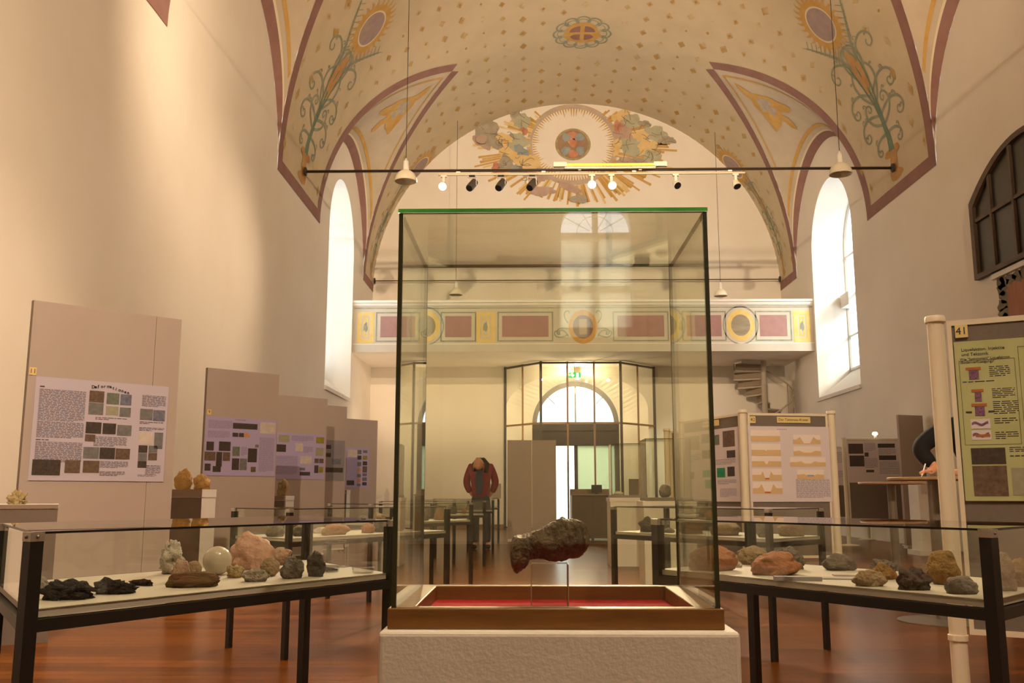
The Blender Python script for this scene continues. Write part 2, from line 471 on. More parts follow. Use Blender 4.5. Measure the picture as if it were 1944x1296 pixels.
struct(mb.build('wall_rear', M_plaster), 'white wall behind the viewer')
rw = bpy.data.objects.new('window_3', None); COL.objects.link(rw); struct(rw, 'round-arched window behind the viewer, blinds drawn below the fanlight')
for s in (-1, 1):
    mb = MB(); mb.box(XC + s * 0.06, XC + s * RW, YR - .32, YR - .30, zsl, zsp - 0.1)
    mb.build('blind', linen_mat(), rw)
mb = MB(); mb.box(XC - .06, XC + .06, YR - .40, YR - .28, zsl, zsp + RH); mb.build('mullion', M_frame, rw)
mb = MB(); mb.box(XC - RW, XC + RW, YR - .40, YR - .28, zsp - .12, zsp + .01); mb.build('transom', M_frame, rw)
mb = MB(); mb.box(XC - RW, XC + RW, YR - .40, YR - .28, 5.02, 5.16); mb.build('transom', M_frame, rw)
for k in (1, 2, 4, 5):
    t = math.pi * k / 6
    mb = MB(); mb.bar((XC + .12 * math.cos(t), YR - .34, zsp + .12 * math.sin(t)), (XC + RW * math.cos(t), YR - .34, zsp + RW * math.sin(t)), .012); mb.build('glazing_bar', M_frame, rw)
mb = MB(); mb.tube([(XC + .38 * math.cos(math.pi * k / 20), YR - .34, zsp + .38 * math.sin(math.pi * k / 20)) for k in range(21)], .007, n=5); mb.build('glazing_bar', M_frame, rw)

# ------------------------------------------------------------------ painting on the vault (flat paint, follows the surface)
_N = 721
_arc = [0.0]
for i in range(1, _N):
    a0, a1 = math.pi / 2 * (i - 1) / (_N - 1), math.pi / 2 * i / (_N - 1)      # angle measured from the crown
    _arc.append(_arc[-1] + math.hypot(VA * (math.sin(a1) - math.sin(a0)), VH * (math.cos(a1) - math.cos(a0))))
UMAX = _arc[-1]
def u_to_ang(u):
    s = min(abs(u), UMAX - 1e-6)
    lo, hi = 0, _N - 1
    while hi - lo > 1:
        mid = (lo + hi) // 2
        if _arc[mid] <= s: lo = mid
        else: hi = mid
    return (lo + (s - _arc[lo]) / (_arc[hi] - _arc[lo])) / (_N - 1) * math.pi / 2
def off_to_u(off):
    a = math.asin(min(1, off / VA)); k = a / (math.pi / 2) * (_N - 1); i = min(int(k), _N - 2)
    return _arc[i] + (k - i) * (_arc[i + 1] - _arc[i])
def V(u, Y, lift=0.008):
    a = u_to_ang(u); sg = 1 if u >= 0 else -1
    return Vector((XC + sg * (VA - lift) * math.sin(a), Y, ZS + (VH - lift) * math.cos(a)))

def ribbon(mb, pts, w, f, m=0):
    n = len(pts); ws = w if isinstance(w, (list, tuple)) else [w] * n
    vs = []
    for i, p in enumerate(pts):
        q0, q1 = pts[max(i - 1, 0)], pts[min(i + 1, n - 1)]
        dx, dy = q1[0] - q0[0], q1[1] - q0[1]; L = math.hypot(dx, dy) or 1
        nx, ny = -dy / L * ws[i] / 2, dx / L * ws[i] / 2
        vs += [f(p[0] + nx, p[1] + ny), f(p[0] - nx, p[1] - ny)]
    mb.add(vs, [(2 * i, 2 * i + 1, 2 * i + 3, 2 * i + 2) for i in range(n - 1)], m)
def blob(mb, c, ru, rv, f, n=20, m=0, rough=0.0, seed=0, ang=0.0):
    rnd = random.Random(seed)
    ph = [rnd.uniform(0, 6.28) for _ in range(4)]
    pts = []
    for k in range(n):
        t = 2 * math.pi * k / n
        r = 1 + rough * (math.sin(2 * t + ph[0]) * .5 + math.sin(3 * t + ph[1]) * .6 + math.sin(5 * t + ph[2]) * .5 + math.sin(9 * t + ph[3]) * .3)
        x, y = ru * r * math.cos(t), rv * r * math.sin(t)
        pts.append(f(c[0] + x * math.cos(ang) - y * math.sin(ang), c[1] + x * math.sin(ang) + y * math.cos(ang)))
    mb.add([f(*c)] + pts, [(0, 1 + k, 1 + (k + 1) % n) for k in range(n)], m)
def ring(mb, c, r0, r1, f, n=32, m=0, ry=1.0):
    vs = []
    for k in range(n):
        t = 2 * math.pi * k / n
        vs += [f(c[0] + r0 * math.cos(t), c[1] + r0 * ry * math.sin(t)), f(c[0] + r1 * math.cos(t), c[1] + r1 * ry * math.sin(t))]
    mb.add(vs, [(2 * k, 2 * k + 1, (2 * k + 3) % (2 * n), (2 * k + 2) % (2 * n)) for k in range(n)], m)

# purple bands along the groins, the wall arches and the feet of the vault
def groin(c, hw, side, n=40, inset=0.0):
    pts = []
    for i in range(n + 1):
        s = (i / n) ** 2
        pts.append((side * (off_to_u(VA - s * (VA - TIPOFF)) - inset), s))
    return pts
for ci, (c, hw) in enumerate(LUN[:2]):
    for side in (-1, 1):
        for e in (-1, 1):
            g = [(u, c + e * hw * (1 - s)) for u, s in groin(c, hw, side)]
            # shift the band onto the vault side of the groin
            sh = []
            for i, p in enumerate(g):
                q0, q1 = g[max(i - 1, 0)], g[min(i + 1, len(g) - 1)]
                dx, dy = q1[0] - q0[0], q1[1] - q0[1]; L = math.hypot(dx, dy)
                nx, ny = -dy / L, dx / L
                if ny * e < 0: nx, ny = -nx, -ny
                sh.append((p[0] + nx * .14, p[1] + ny * .14))
            mb = MB(); ribbon(mb, sh, .28, lambda u, y: V(u, y, .008)); mb.build('painted_groin_band', M_purple, ceiling)
        # band and lines on the cap
        mb = MB(); my = MB(); mp = MB()
        NY = 60; rows = []
        for i in range(NY + 1):
            Y = c - hw * 0.9995 * math.cos(math.pi * i / NY)
            p0, p1 = cap_pt(c, hw, side, Y, 0), cap_pt(c, hw, side, Y, 1)
            rows.append((Y, (p1 - p0).length))
        def strip(mbx, a, b, ya=-1, lift=.012, fromgroin=False):
            prev = None
            for Y, L in rows:
                if L < max(a, b) * 1.02 + (0.9 if fromgroin else 0.0): prev = None; continue
                s0, s1 = (a / L, b / L) if not fromgroin else (1 - a / L, 1 - b / L)
                cur = (cap_pt(c, hw, side, Y, s0, lift), cap_pt(c, hw, side, Y, s1, lift))
                if prev: mbx.add([prev[0], prev[1], cur[1], cur[0]], [(0, 1, 2, 3)])
                prev = cur
        strip(mb, 0.0, .22); strip(mp, .22, .27, lift=.013); strip(my, .40, .49, lift=.013)
        strip(my, .34, .26, lift=.013, fromgroin=True)
        mb.build('painted_arch_band', M_purple, ceiling); my.build('painted_border_line', M_ochre, ceiling); mp.build('painted_pale_line', M_paleline, ceiling)
        # cartouche on the ridge
        def fc(y, s, lift=.014): return cap_pt(c, hw, side, y, s, lift)
        mo = MB(); blob(mo, (c + .05, .52), .60, .16, fc, 40, rough=.14, seed=3)
        blob(mo, (c + .05, .72), .12, .10, fc, 12, rough=.2, seed=4); blob(mo, (c + .05, .33), .14, .10, fc, 12, rough=.2, seed=5)
        mo.build('painted_cartouche', M_ochre, ceiling)
        mg = MB(); blob(mg, (c + .05, .52), .38, .095, lambda y, s: fc(y, s, .018), 24, rough=.05, seed=7); mg.build('painted_cartouche_field', mat('paint_grey_field', '9c9080', .9, col2='c9bda6', scale=9, amount=1.2), ceiling)
feet = [(16.18, 19.65), (25.05, 26.69), (7.42, 10.94)]
for side in (-1, 1):
    for y0, y1 in feet:
        mb = MB(); ribbon(mb, [(side * (UMAX - .13), y0 + (y1 - y0) * k / 12) for k in range(13)], .25, V); mb.build('painted_foot_band', M_purple, ceiling)

# ochre lozenges scattered over the vault
rnd = random.Random(5)
mb = MB(); k = 0
for iu in range(-18, 19):
    u = iu * .505
    yy = 8.0 + (.34 if iu % 2 else 0)
    while yy < 26.4:
        Y = yy + rnd.uniform(-.03, .03); yy += .68
        off = VA * math.sin(u_to_ang(u))
        if abs(off) > offlim(Y) - .42 and lunette(Y): continue
        if abs(u) > UMAX - .5: continue
        if math.hypot(u, Y - 22.3) < 1.15: continue
        if abs(Y - 17.92) < 1.0 and 4.3 < abs(u) < 8.9: continue
        if math.hypot(abs(u) - 8.9, 0) < .1: continue
        su, sy = (.10, .17)
        if abs(u) > 6.3: su, sy = .14, .09
        sc = rnd.uniform(.75, 1.1); su *= sc; sy *= sc
        pts = [(u - su, Y), (u, Y - sy), (u + su, Y), (u, Y + sy)]
        mb.add([V(*p) for p in pts], [(0, 1, 2, 3)]); k += 1
        if rnd.random() < .6:
            pts = [(u - su * .45, Y), (u, Y - sy * .45), (u + su * .45, Y), (u, Y + sy * .45)]
            mb.add([V(*p, .010) for p in pts], [(0, 1, 2, 3)], 1)
stuff(mb.build('painted_lozenge_field', [M_lozenge, mat('paint_lozenge_heart', 'a37838', .9, col2='bda478', scale=1.2, amount=1.2)], ceiling))

# rosette in the crown
mb = MB(); m2 = MB(); m3 = MB()
RC = (0.0, 22.3)
fr = lambda u, y: V(u, y, .010)
for k in range(12):
    t = 2 * math.pi * k / 12
    c = (RC[0] + .56 * math.cos(t), RC[1] + .62 * math.sin(t))
    pts = [(c[0] + .17 * math.cos(q), c[1] + .21 * math.sin(q)) for q in [t - 1.9 + 3.8 * j / 12 for j in range(13)]]
    ribbon(mb, pts, .045, fr)
    ribbon(mb, [(RC[0] + (p[0] - RC[0]) * .86, RC[1] + (p[1] - RC[1]) * .86) for p in pts], .02, fr)
mb.build('painted_rosette_petal_ring', M_teal, ceiling)
blob(m2, RC, .46, .52, fr, 36, rough=.06, seed=2); m2.build('painted_rosette_disc', M_ochre, ceiling)
for sx in (-1, 1):
    for sy in (-1, 1):
        c = (RC[0] + sx * .055, RC[1] + sy * .06)
        pts = [c] + [(c[0] + sx * .27 * math.cos(q), c[1] + sy * .30 * math.sin(q)) for q in [math.pi / 2 * j / 8 for j in range(9)]]
        m3.add([V(p[0], p[1], .013) for p in pts], [tuple(range(len(pts)))])
stuff(m3.build('painted_rosette_quarters', M_purple, ceiling))

# sun medallions and acanthus plants above the feet of the vault
def curl(start, th, length, turn, n=26):
    pts = [start]; x, y = start
    for i in range(n):
        t = (i + 1) / n
        a = th + turn * t * t
        st = length / n * (1.25 - .9 * t)
        x += st * math.cos(a); y += st * math.sin(a); pts.append((x, y))
    return pts
def plant(side, Y0, yscale=1.0):
    ub = UMAX - .75                       # foot of the plant, then upwards towards the crown
    f = lambda h, t, lift=.009: V(side * (ub - h), Y0 + t * yscale, lift)
    g = MB(); d = MB(); o = MB()
    # urn
    blob(o, (-.05, 0), .22, .14, f, 16, rough=.15, seed=11); blob(o, (.16, 0), .10, .30, f, 16, rough=.1, seed=12); blob(o, (-.3, 0.0), .13, .24, f, 14, rough=.2, seed=15)
    # trunk
    ribbon(d, [(.18, 0), (.45, -.02), (.8, .01)], [.20, .15, .11], f)
    for tt in (-.06, 0, .06):
        ribbon(d, [(.8, tt * .5), (1.2, tt), (1.7, tt * 2.4), (2.2, tt * 3.5)], [.05, .045, .035, .02], f)
    # central bud
    blob(o, (1.95, 0), .46, .17, f, 24, rough=.12, seed=8)
    ribbon(g, [(1.5, 0), (1.7, .16), (2.0, .21), (2.4, .08), (2.55, 0)], .035, f); ribbon(g, [(1.5, 0), (1.7, -.16), (2.0, -.21), (2.4, -.08), (2.55, 0)], .035, f)
    for e in (-1, 1):
        for h, th, L, tr in ((.75, 1.2, 1.5, -8.2), (.95, 1.15, 1.9, 8.6), (1.2, .8, 2.1, -8.8), (1.4, .95, 2.0, 8.8), (1.7, .65, 2.0, -8.2), (1.95, .5, 2.0, 7.4), (.55, 1.5, 1.2, 8.0)):
            pts = curl((h, e * .05), e * th, L, e * tr)
            ribbon(g, pts, [.06 - .034 * i / len(pts) for i in range(len(pts))], f)
            for j in (8, 14):
                p = pts[j]; q = curl(p, e * th - e * .9, .3, -e * tr * .8, 10)
                ribbon(g, q, .022, f)
        st = [(2.1, e * .1), (2.5, e * .3), (2.9, e * .62), (3.2, e * .85)]
        ribbon(g, st, [.05, .04, .03, .015], f)
        for j in range(9):
            p = (2.35 + j * .1, e * (.22 + j * .075))
            for w in (-1, 1): ribbon(g, [p, (p[0] + .12, p[1] + w * .12)], .018, f)
    g.build('painted_scroll', M_teal, ceiling); d.build('painted_stem', M_teal2, ceiling); o.build('painted_bud', mat('paint_amber', 'b27c3a', .9, col2='c7a878', scale=3, amount=1.2), ceiling)
def medallion(side, Y0, uoff):
    f = lambda u, y, lift=.009: V(side * u, y, lift)
    c = (uoff, Y0)
    mo = MB(); ring(mo, c, .42, .57, f, 40)
    for k in range(26):
        t = 2 * math.pi * k / 26
        ribbon(mo, [(c[0] + .55 * math.cos(t), c[1] + .55 * math.sin(t)), (c[0] + .66 * math.cos(t), c[1] + .66 * math.sin(t)), (c[0] + .74 * math.cos(t + .06), c[1] + .74 * math.sin(t + .06))], [.09, .05, .01], f)
    mo.build('painted_sun_ring', M_ochre, ceiling)
    mc = MB(); blob(mc, c, .42, .42, lambda u, y: f(u, y, .012), 30); mc.build('painted_sun_disc', M_greyviolet, ceiling)
    ml = MB(); ring(ml, c, .39, .43, lambda u, y: f(u, y, .014), 40)
    ml.build('painted_sun_line', M_paleline, ceiling)
U_MED = off_to_u(4.60)
for side in (-1, 1):
    medallion(side, 17.92, U_MED); plant(side, 17.9, 1.25)
    medallion(side, 26.3, U_MED); plant(side, 26.2, .45)
# ------------------------------------------------------------------ sunburst fresco on the entrance wall
def BW(x, z, lift=.006): return Vector((x, YB - lift, z))
SC = (1.33, 11.25)
rnd = random.Random(11)
mo = MB(); mo2 = MB()
def ray_end(t):
    R = 1 / math.sqrt((math.cos(t) / 3.2) ** 2 + (math.sin(t) / (1.95 if math.sin(t) < 0 else 1.5)) ** 2)
    while R > 1.3:
        x, z = SC[0] + R * math.cos(t), SC[1] + R * math.sin(t)
        if abs(x - XC) < VA and z < vz(x - XC) - .08: break
        R -= .05
    return R
t = 0.0
while t < 2 * math.pi:
    R = ray_end(t) * rnd.uniform(.82, 1.0)
    R0 = 1.28
    if R > R0 + .1:
        tgt = mo if rnd.random() < .7 else mo2
        ribbon(tgt, [(SC[0] + R0 * math.cos(t), SC[1] + R0 * math.sin(t)), (SC[0] + R * math.cos(t), SC[1] + R * math.sin(t))], [.035, rnd.uniform(.05, .085)], lambda x, z: BW(x, z, .012))
    t += rnd.choice((.028, .03, .034, .10))
stuff(mo.build('painted_sun_rays', M_ochre, wall_back)); stuff(mo2.build('painted_pale_rays', mat('paint_pale_gold', 'd7b979', .9, col2='e0cb9c', scale=4), wall_back))
mb = MB(); ring(mb, SC, 1.22, 1.38, lambda x, z: BW(x, z, .008), 60, ry=.92); mb.build('painted_cloud_ring', mat('paint_cloud', 'ab9888', .9, col2='c9b79c', scale=3.5, amount=1.3), wall_back)
mb = MB()
for k in range(90):
    t = 2 * math.pi * k / 90; L = rnd.uniform(.08, .26)
    ribbon(mb, [(SC[0] + 1.21 * math.cos(t), SC[1] + 1.12 * math.sin(t)), (SC[0] + (1.21 - L) * math.cos(t), SC[1] + (1.12 - L) * math.sin(t))], [.045, .008], lambda x, z: BW(x, z, .010))
stuff(mb.build('painted_inner_rays', M_ochre, wall_back))
mb = MB(); blob(mb, SC, .53, .50, lambda x, z: BW(x, z, .009), 40); mb.build('painted_medallion_rim', mat('paint_olive', '9a8a60', .9, col2='b5a678', scale=6), wall_back)
mb = MB(); blob(mb, SC, .46, .44, lambda x, z: BW(x, z, .012), 40); mb.build('painted_medallion_ground', mat('paint_medallion_brown', '8e6f56', .9, col2='a98d70', scale=5, amount=1.3), wall_back)
M_f = [mat('paint_slate', '8d8676', .9, col2='bbae94', scale=4, amount=1.4), mat('paint_sage', '9a9b80', .9, col2='c6bea0', scale=4, amount=1.4), mat('paint_gold', 'd0aa62', .9, col2='e0cb9c', scale=4, amount=1.3),
       mat('paint_rose', 'a88a7c', .9, col2='c4ab96', scale=4, amount=1.3), mat('paint_red', 'b8694c', .9, col2='cda080', scale=5, amount=1.1), mat('paint_bluegrey', '7e8e92', .9, col2='a7a99c', scale=5, amount=1.2)]
for mi, pts in ((5, [(-.2, .22), (.2, .22), (-.22, -.2), (.22, -.2)]), (4, [(0, .28), (0, -.3), (0, .05)]), (2, [(0, .1)])):
    mb = MB()
    for j, (dx, dz) in enumerate(pts): blob(mb, (SC[0] + dx, SC[1] + dz), .13, .13, lambda x, z: BW(x, z, .014 + mi * .0003), 14, rough=.2, seed=j + mi * 10)
    stuff(mb.build('painted_medallion_patch', M_f[mi], wall_back))
figs = [  # pixel-free: x, z offsets from the medallion, size, colour
    (-1.55, .75, .34, .30, 1), (-1.45, .42, .10, .16, 4), (-1.75, 1.0, .2, .16, 0), (-2.55, .45, .42, .34, 0), (-2.7, .1, .35, .22, 3), (-2.35, .05, .3, .2, 0), (-1.7, .05, .42, .34, 1), (-1.55, -.25, .2, .34, 5), (-1.95, -.3, .34, .26, 2),
    (-2.25, -.75, .22, .22, 4), (-2.0, -.6, .26, .3, 0), (-1.6, -.75, .34, .2, 5), (-1.2, -.95, .5, .18, 3), (-1.35, -.55, .5, .26, 2), (-2.05, .2, .3, .16, 2),
    (1.45, .85, .32, .24, 2), (1.75, .7, .34, .26, 1), (2.15, .62, .24, .12, 0), (1.5, .3, .34, .36, 3), (1.75, -.1, .4, .34, 1), (2.45, .3, .42, .3, 1), (2.8, .1, .3, .14, 0), (2.2, -.1, .34, .26, 2), (1.6, -.55, .4, .16, 3),
    (2.2, -.6, .5, .14, 0), (2.35, -.4, .3, .24, 1), (1.35, .55, .14, .22, 4), (2.0, .25, .28, .2, 2), (1.3, -.1, .16, .3, 2), (-.1, -1.35, .5, .12, 3), (-.9, -1.45, .45, .16, 3), (.15, -1.7, .3, .16, 0)]
for i, (dx, dz, a, b, mi) in enumerate(figs):
    mb = MB(); blob(mb, (SC[0] + dx, SC[1] + dz), a * .86, b * .86, lambda x, z: BW(x, z, .013 + i * .0006), 44, rough=.18, seed=i + 40, ang=rnd.uniform(-.5, .5)); mb.build('painted_figure_patch', M_f[mi], wall_back)
mb = MB()
for i, (dx, dz, a, b, mi) in enumerate(figs[:-3]):
    r2 = random.Random(i)
    for j in range(3):
        c0 = (SC[0] + dx + r2.uniform(-a, a) * .5, SC[1] + dz + r2.uniform(-b, b) * .5)
        ribbon(mb, curl(c0, r2.uniform(0, 6.28), a * 1.2, r2.uniform(-4, 4), 10), .016, lambda x, z: BW(x, z, .034))
stuff(mb.build('painted_figure_outline', mat('paint_outline', '867b68', .9), wall_back))

# ------------------------------------------------------------------ gallery with painted parapet
GY, GZ0, GZ1 = 23.80, 4.56, 5.90
gal = bpy.data.objects.new('trim_gallery', None); COL.objects.link(gal); struct(gal, 'gallery across the hall with painted parapet')
M_gal = mat('gallery_plaster', 'cbc2b0', .85, col2='bdb29e', scale=1.6, amount=1.2)
mb = MB(); mb.box(XL, XR, GY, YB, GZ0, GZ0 + .22); mb.build('gallery_floor', M_plaster, gal)
mb = MB(); mb.box(XL + .003, XR - .003, GY, GY + .16, GZ0 + .22, GZ1 - .15); mb.box(XL + .002, XR - .002, GY - .02, GY, GZ0, GZ0 + .2); mb.build('parapet_wall', M_gal, gal)
mb = MB()
prof = [(GY - .10, GZ1), (GY - .10, GZ1 - .055), (GY - .065, GZ1 - .075), (GY - .05, GZ1 - .12), (GY - .02, GZ1 - .15), (GY + .2, GZ1 - .15), (GY + .2, GZ1)]
mb.prism(prof, XL + .001, XR - .001, axis='x'); mb.build('parapet_cornice', M_white, gal)
def GP(x, z, lift=.005): return Vector((x, GY - lift, z))
gx = lambda px: -4.56 + (px - 671) * .01362
gz = lambda py: 5.9 - (py - 571) * .01384
M_pink = mat('paint_pink', 'a8847c', .9, col2='97706a', scale=6, amount=1.3)
M_gyel = mat('paint_parapet_yellow', 'd9b968', .9, col2='dcc68c', scale=6)
M_gline = mat('paint_parapet_line', '84897a', .9, col2='a3a18c', scale=5)
def rect(mb, x0, x1, z0, z1, f, m=0): mb.add([f(x0, z0), f(x1, z0), f(x1, z1), f(x0, z1)], [(0, 1, 2, 3)], m)
def frame(mb, x0, x1, z0, z1, w, f, m=0):
    rect(mb, x0, x1, z0, z0 + w, f, m); rect(mb, x0, x1, z1 - w, z1, f, m); rect(mb, x0, x0 + w, z0 + w, z1 - w, f, m); rect(mb, x1 - w, x1, z0 + w, z1 - w, f, m)
zt, zb = gz(600), gz(640)
spans = []
for a, b in ((724, 775), (847, 897), (955, 1043)): spans += [(a, b), (2216 - b, 2216 - a)]
for a, b in spans:
    mb = MB(); rect(mb, gx(a), gx(b), zb, zt, GP); mb.build('painted_pink_panel', M_pink, gal)
    mb = MB(); frame(mb, gx(a) - .12, gx(b) + .12, zb - .12, zt + .11, .035, GP); mb.build('painted_panel_frame', M_gline, gal)
for a, b in ((680, 712), (905, 942)):
    for q0, q1 in ((a, b), (2216 - b, 2216 - a)):
        mb = MB(); frame(mb, gx(q0), gx(q1), gz(651), gz(592), .11, GP); frame(mb, gx(q0) + .15, gx(q1) - .15, gz(651) + .15, gz(592) - .15, .05, GP); mb.build('painted_yellow_panel', M_gyel, gal)
        cx = (gx(q0) + gx(q1)) / 2; mb = MB(); blob(mb, (cx, gz(621)), .05, .14, lambda x, z: GP(x, z, .007), 12, rough=.3, seed=3); mb.build('painted_ornament', M_gline, gal)
for px in (811, 1405):
    c = (gx(px), gz(619)); mb = MB(); ring(mb, c, .24, .36, GP, 32, ry=1.14); mb.build('painted_oval_frame', M_gyel, gal)
    mb = MB(); blob(mb, c, .245, .28, lambda x, z: GP(x, z, .006), 28); mb.build('painted_oval_view', mat('paint_view', 'a89a80', .9, col2='7d715e', scale=3, amount=1.3, stretch=(1, 1, 4)), gal)
    mb = MB(); ring(mb, c, .43, .46, GP, 32, ry=1.1); mb.build('painted_oval_line', M_gline, gal)
c = (gx(1108), gz(621)); mb = MB(); ring(mb, c, .26, .37, GP, 32, ry=1.2); mb.build('painted_oval_frame', mat('paint_parapet_amber', 'c99a4a', .9, col2='b98a48', scale=6), gal)
mb = MB(); blob(mb, c, .265, .31, lambda x, z: GP(x, z, .006), 28); mb.build('painted_oval_view', mat('paint_view_brown', '8a6a5c', .9, col2='6c5650', scale=3, amount=1.3), gal)
mb = MB(); rect(mb, c[0] - .1, c[0] + .1, c[1] - .2, c[1] + .2, lambda x, z: GP(x, z, .008)); mb.build('painted_doorway', mat('paint_doorway', 'a98a6c', .9), gal)
mb = MB()
for e in (-1, 1):
    for th, L, tr, z0 in ((.9, .62, 4.5, .1), (.2, .6, -4.5, -.05), (-.5, .7, 4.6, -.2), (1.1, .5, -4.2, -.25)):
        pts = curl((.38, z0), th, L, tr, 18); ribbon(mb, [(c[0] + e * p[0], c[1] + p[1]) for p in pts], .03, GP)
stuff(mb.build('painted_scroll', M_gline, gal))
mb = MB()
for zz in (gz(585), gz(655)): rect(mb, XL + .02, XR - .02, zz - .012, zz + .012, GP)
stuff(mb.build('painted_line', M_gline, gal))

# ------------------------------------------------------------------ entrance: arched door frame, door leaves, glass vestibule
M_doorgrey = mat('door_frame_grey', '7b7672', .6)
M_doordark = mat('door_dark', '352c2a', .6, col2='2e2624', scale=4)
dr = bpy.data.objects.new('door_1', None); COL.objects.link(dr); struct(dr, 'arched entrance door with fanlight')
YDF = YD + .02
mb = MB(); arc = [(DC - 1.27 * math.cos(math.pi * k / 40), 2.97 + 1.27 * math.sin(math.pi * k / 40)) for k in range(41)]
inn = [(DC - 1.13 * math.cos(math.pi * k / 40), 2.97 + 1.13 * math.sin(math.pi * k / 40)) for k in range(41)]
for k in range(40): mb.prism([arc[k], arc[k + 1], inn[k + 1], inn[k]], YDF, YDF + .12, axis='y')
mb.build('fanlight_frame', M_doorgrey, dr)
mb = MB(); mb.prism([(DC - 1.14 * math.cos(math.pi * k / 40), 2.97 + 1.14 * math.sin(math.pi * k / 40)) for k in range(41)], YDF + .05, YDF + .06, axis='y'); mb.build('fanlight_pane', M_winglass, dr)
mb = MB(); mb.box(DC - .02, DC + .02, YDF, YDF + .08, 2.97, 4.15); mb.build('fanlight_bar', M_doorgrey, dr)
for k in (1, 3):
    t = math.pi * k / 4; mb = MB(); mb.bar((DC + .85 * math.cos(t), YDF + .05, 2.97 + .85 * math.sin(t)), (DC + 1.13 * math.cos(t), YDF + .05, 2.97 + 1.13 * math.sin(t)), .02); mb.build('fanlight_bar', M_doorgrey, dr)
mb = MB(); mb.box(DC - 1.27, DC + 1.27, YDF, YDF + .14, 2.35, 2.99); mb.build('transom_panel', M_doordark, dr)
mb = MB(); mb.box(DC - 1.2, DC - .05, YDF - .02, YDF, 2.78, 2.86); mb.box(DC + .02, DC + 1.2, YDF - .02, YDF, 2.78, 2.86); mb.build('transom_moulding', M_doordark, dr)
for s in (-1, 1):
    mb = MB(); x = DC + s * 1.2; mb.box(x - .07, x + .07, YDF, YDF + .14, 0, 2.4); mb.build('jamb', M_doordark, dr)
mb = MB(); mb.box(DC - .05, DC + 1.13, YDF + .03, YDF + .09, .02, .95); mb.box(DC - .05, DC + .05, YDF + .03, YDF + .09, .95, 2.35); mb.build('door_leaf', M_doordark, dr)
mb = MB(); mb.box(DC + .05, DC + 1.13, YDF + .05, YDF + .06, .95, 2.35); mb.build('door_pane', linen_mat('frosted_pane', 'dfe6d0', .8), dr)
# open left leaf folded outwards
mb = MB(); mb.box(DC - 1.13, DC - 1.07, YDF + .12, YDF + 1.2, .02, 2.33); mb.build('door_leaf', M_doordark, dr)
mb = MB(); mb.box(DC + .6, DC + 9, YDF + 2.5, YDF + 2.8, 0, 3.2); struct(mb.build('wall_outside', mat('outside_wall', 'e6e0cc', .9)), 'sunlit wall outside the entrance')

M_bronze = mat('bronze_profile', '9a7144', .45, col2='85603a', scale=8)
M_bronzed = mat('dark_profile', '33261a', .45)
ves = thing('glass_vestibule', 'tall glazed porch with slim bronze bars around the entrance door', 'porch')
VZ = GZ0 - .01
VL, VFL, VFR, VRr = (-.68, 26.66), (.32, 25.5), (2.50, 25.5), (3.56, 26.66)
def vpost(p, dark, w=.06):
    mb = MB(); mb.box(p[0] - w / 2, p[0] + w / 2, p[1] - w / 2, p[1] + w / 2, 0, VZ); mb.build('mullion', M_bronzed if dark else M_bronze, ves)
def lerp2(a, b, t): return (a[0] + (b[0] - a[0]) * t, a[1] + (b[1] - a[1]) * t)
for p, d in ((VL, 1), (lerp2(VL, VFL, .5), 0), (VFL, 1), (lerp2(VFL, VFR, .333), 0), (lerp2(VFL, VFR, .667), 0), (VFR, 1), (lerp2(VFR, VRr, .5), 0), (VRr, 1)): vpost(p, d, .07 if d else .05)
for a, b in ((VL, VFL), (VFL, VFR), (VFR, VRr)):
    for z, w, mm in ((VZ - .04, .08, M_bronzed), (2.86, .05, M_bronze), (.04, .08, M_bronzed)):
        if a == VFL and z < 1: continue
        mb = MB(); mb.bar((*a, z), (*b, z), w, .05); mb.build('rail', mm, ves)
    nn = 3 if a == VFL else 2
    for k in range(nn):
        p, q = lerp2(a, b, k / nn), lerp2(a, b, (k + 1) / nn)
        for z0, z1 in ((2.89, VZ - .08), (.09, 2.83)):
            if a == VFL and z0 < 1 and k < 2: continue
            d = Vector((q[0] - p[0], q[1] - p[1], 0)).normalized(); nn_ = Vector((-d.y, d.x, 0)) * .003
            mb = MB(); P = [Vector((*p, z0)) + d * .03, Vector((*q, z0)) - d * .03, Vector((*q, z1)) - d * .03, Vector((*p, z1)) + d * .03]
            mb.add([v - nn_ for v in P] + [v + nn_ for v in P], [(0, 1, 2, 3), (7, 6, 5, 4), (0, 4, 5, 1), (1, 5, 6, 2), (2, 6, 7, 3), (3, 7, 4, 0)])
            mb.build('pane', M_winglass, ves)
ex = thing('exit_sign', 'small green lit exit sign with white running figure above the entrance', 'sign', (1.26, 25.75, 4.2))
M_exit = mat('exit_green', '12a860', .5, emit=1.2); M_exitw = mat('exit_white', 'f4fff4', .5, emit=2.0)
mb = MB(); mb.box(-.17, .17, 0, .05, -.075, .075); mb.build('sign_box', M_exit, ex)
mb = MB(); mb.box(.045, .11, -.004, 0, -.06, .06); mb.build('door_symbol', M_exitw, ex)
mb = MB(); mb.prism([(-.09, .06), (-.05, .06), (-.045, .02), (0, .0), (-.03, -.02), (-.05, -.06), (-.08, -.03), (-.11, .0)], -.004, 0, axis='y'); mb.build('figure_symbol', M_exitw, ex)
mb = MB(); mb.prism([(-.16, 0), (-.135, .03), (-.135, -.03)], -.004, 0, axis='y'); mb.build('arrow_symbol', M_exitw, ex)
mb = MB(); mb.bar((0, .02, .075), (0, .02, GZ0 - 4.2), .015); mb.build('hanger', M_bronzed, ex)

fa = thing('fire_alarm_box', 'small red fire alarm box on the wall beside the entrance porch', 'alarm', (3.30, YB - 2.02, 1.62))
fa.location = (3.95, YB - .001, 1.68)
mb = MB(); mb.box(-.09, .09, -.06, 0, -.11, .11); mb.build('case', mat('alarm_red', 'b83226', .5), fa, bevel=.006)
mb = MB(); mb.box(-.05, .05, -.064, -.06, -.05, .05); mb.build('window', M_white, fa)

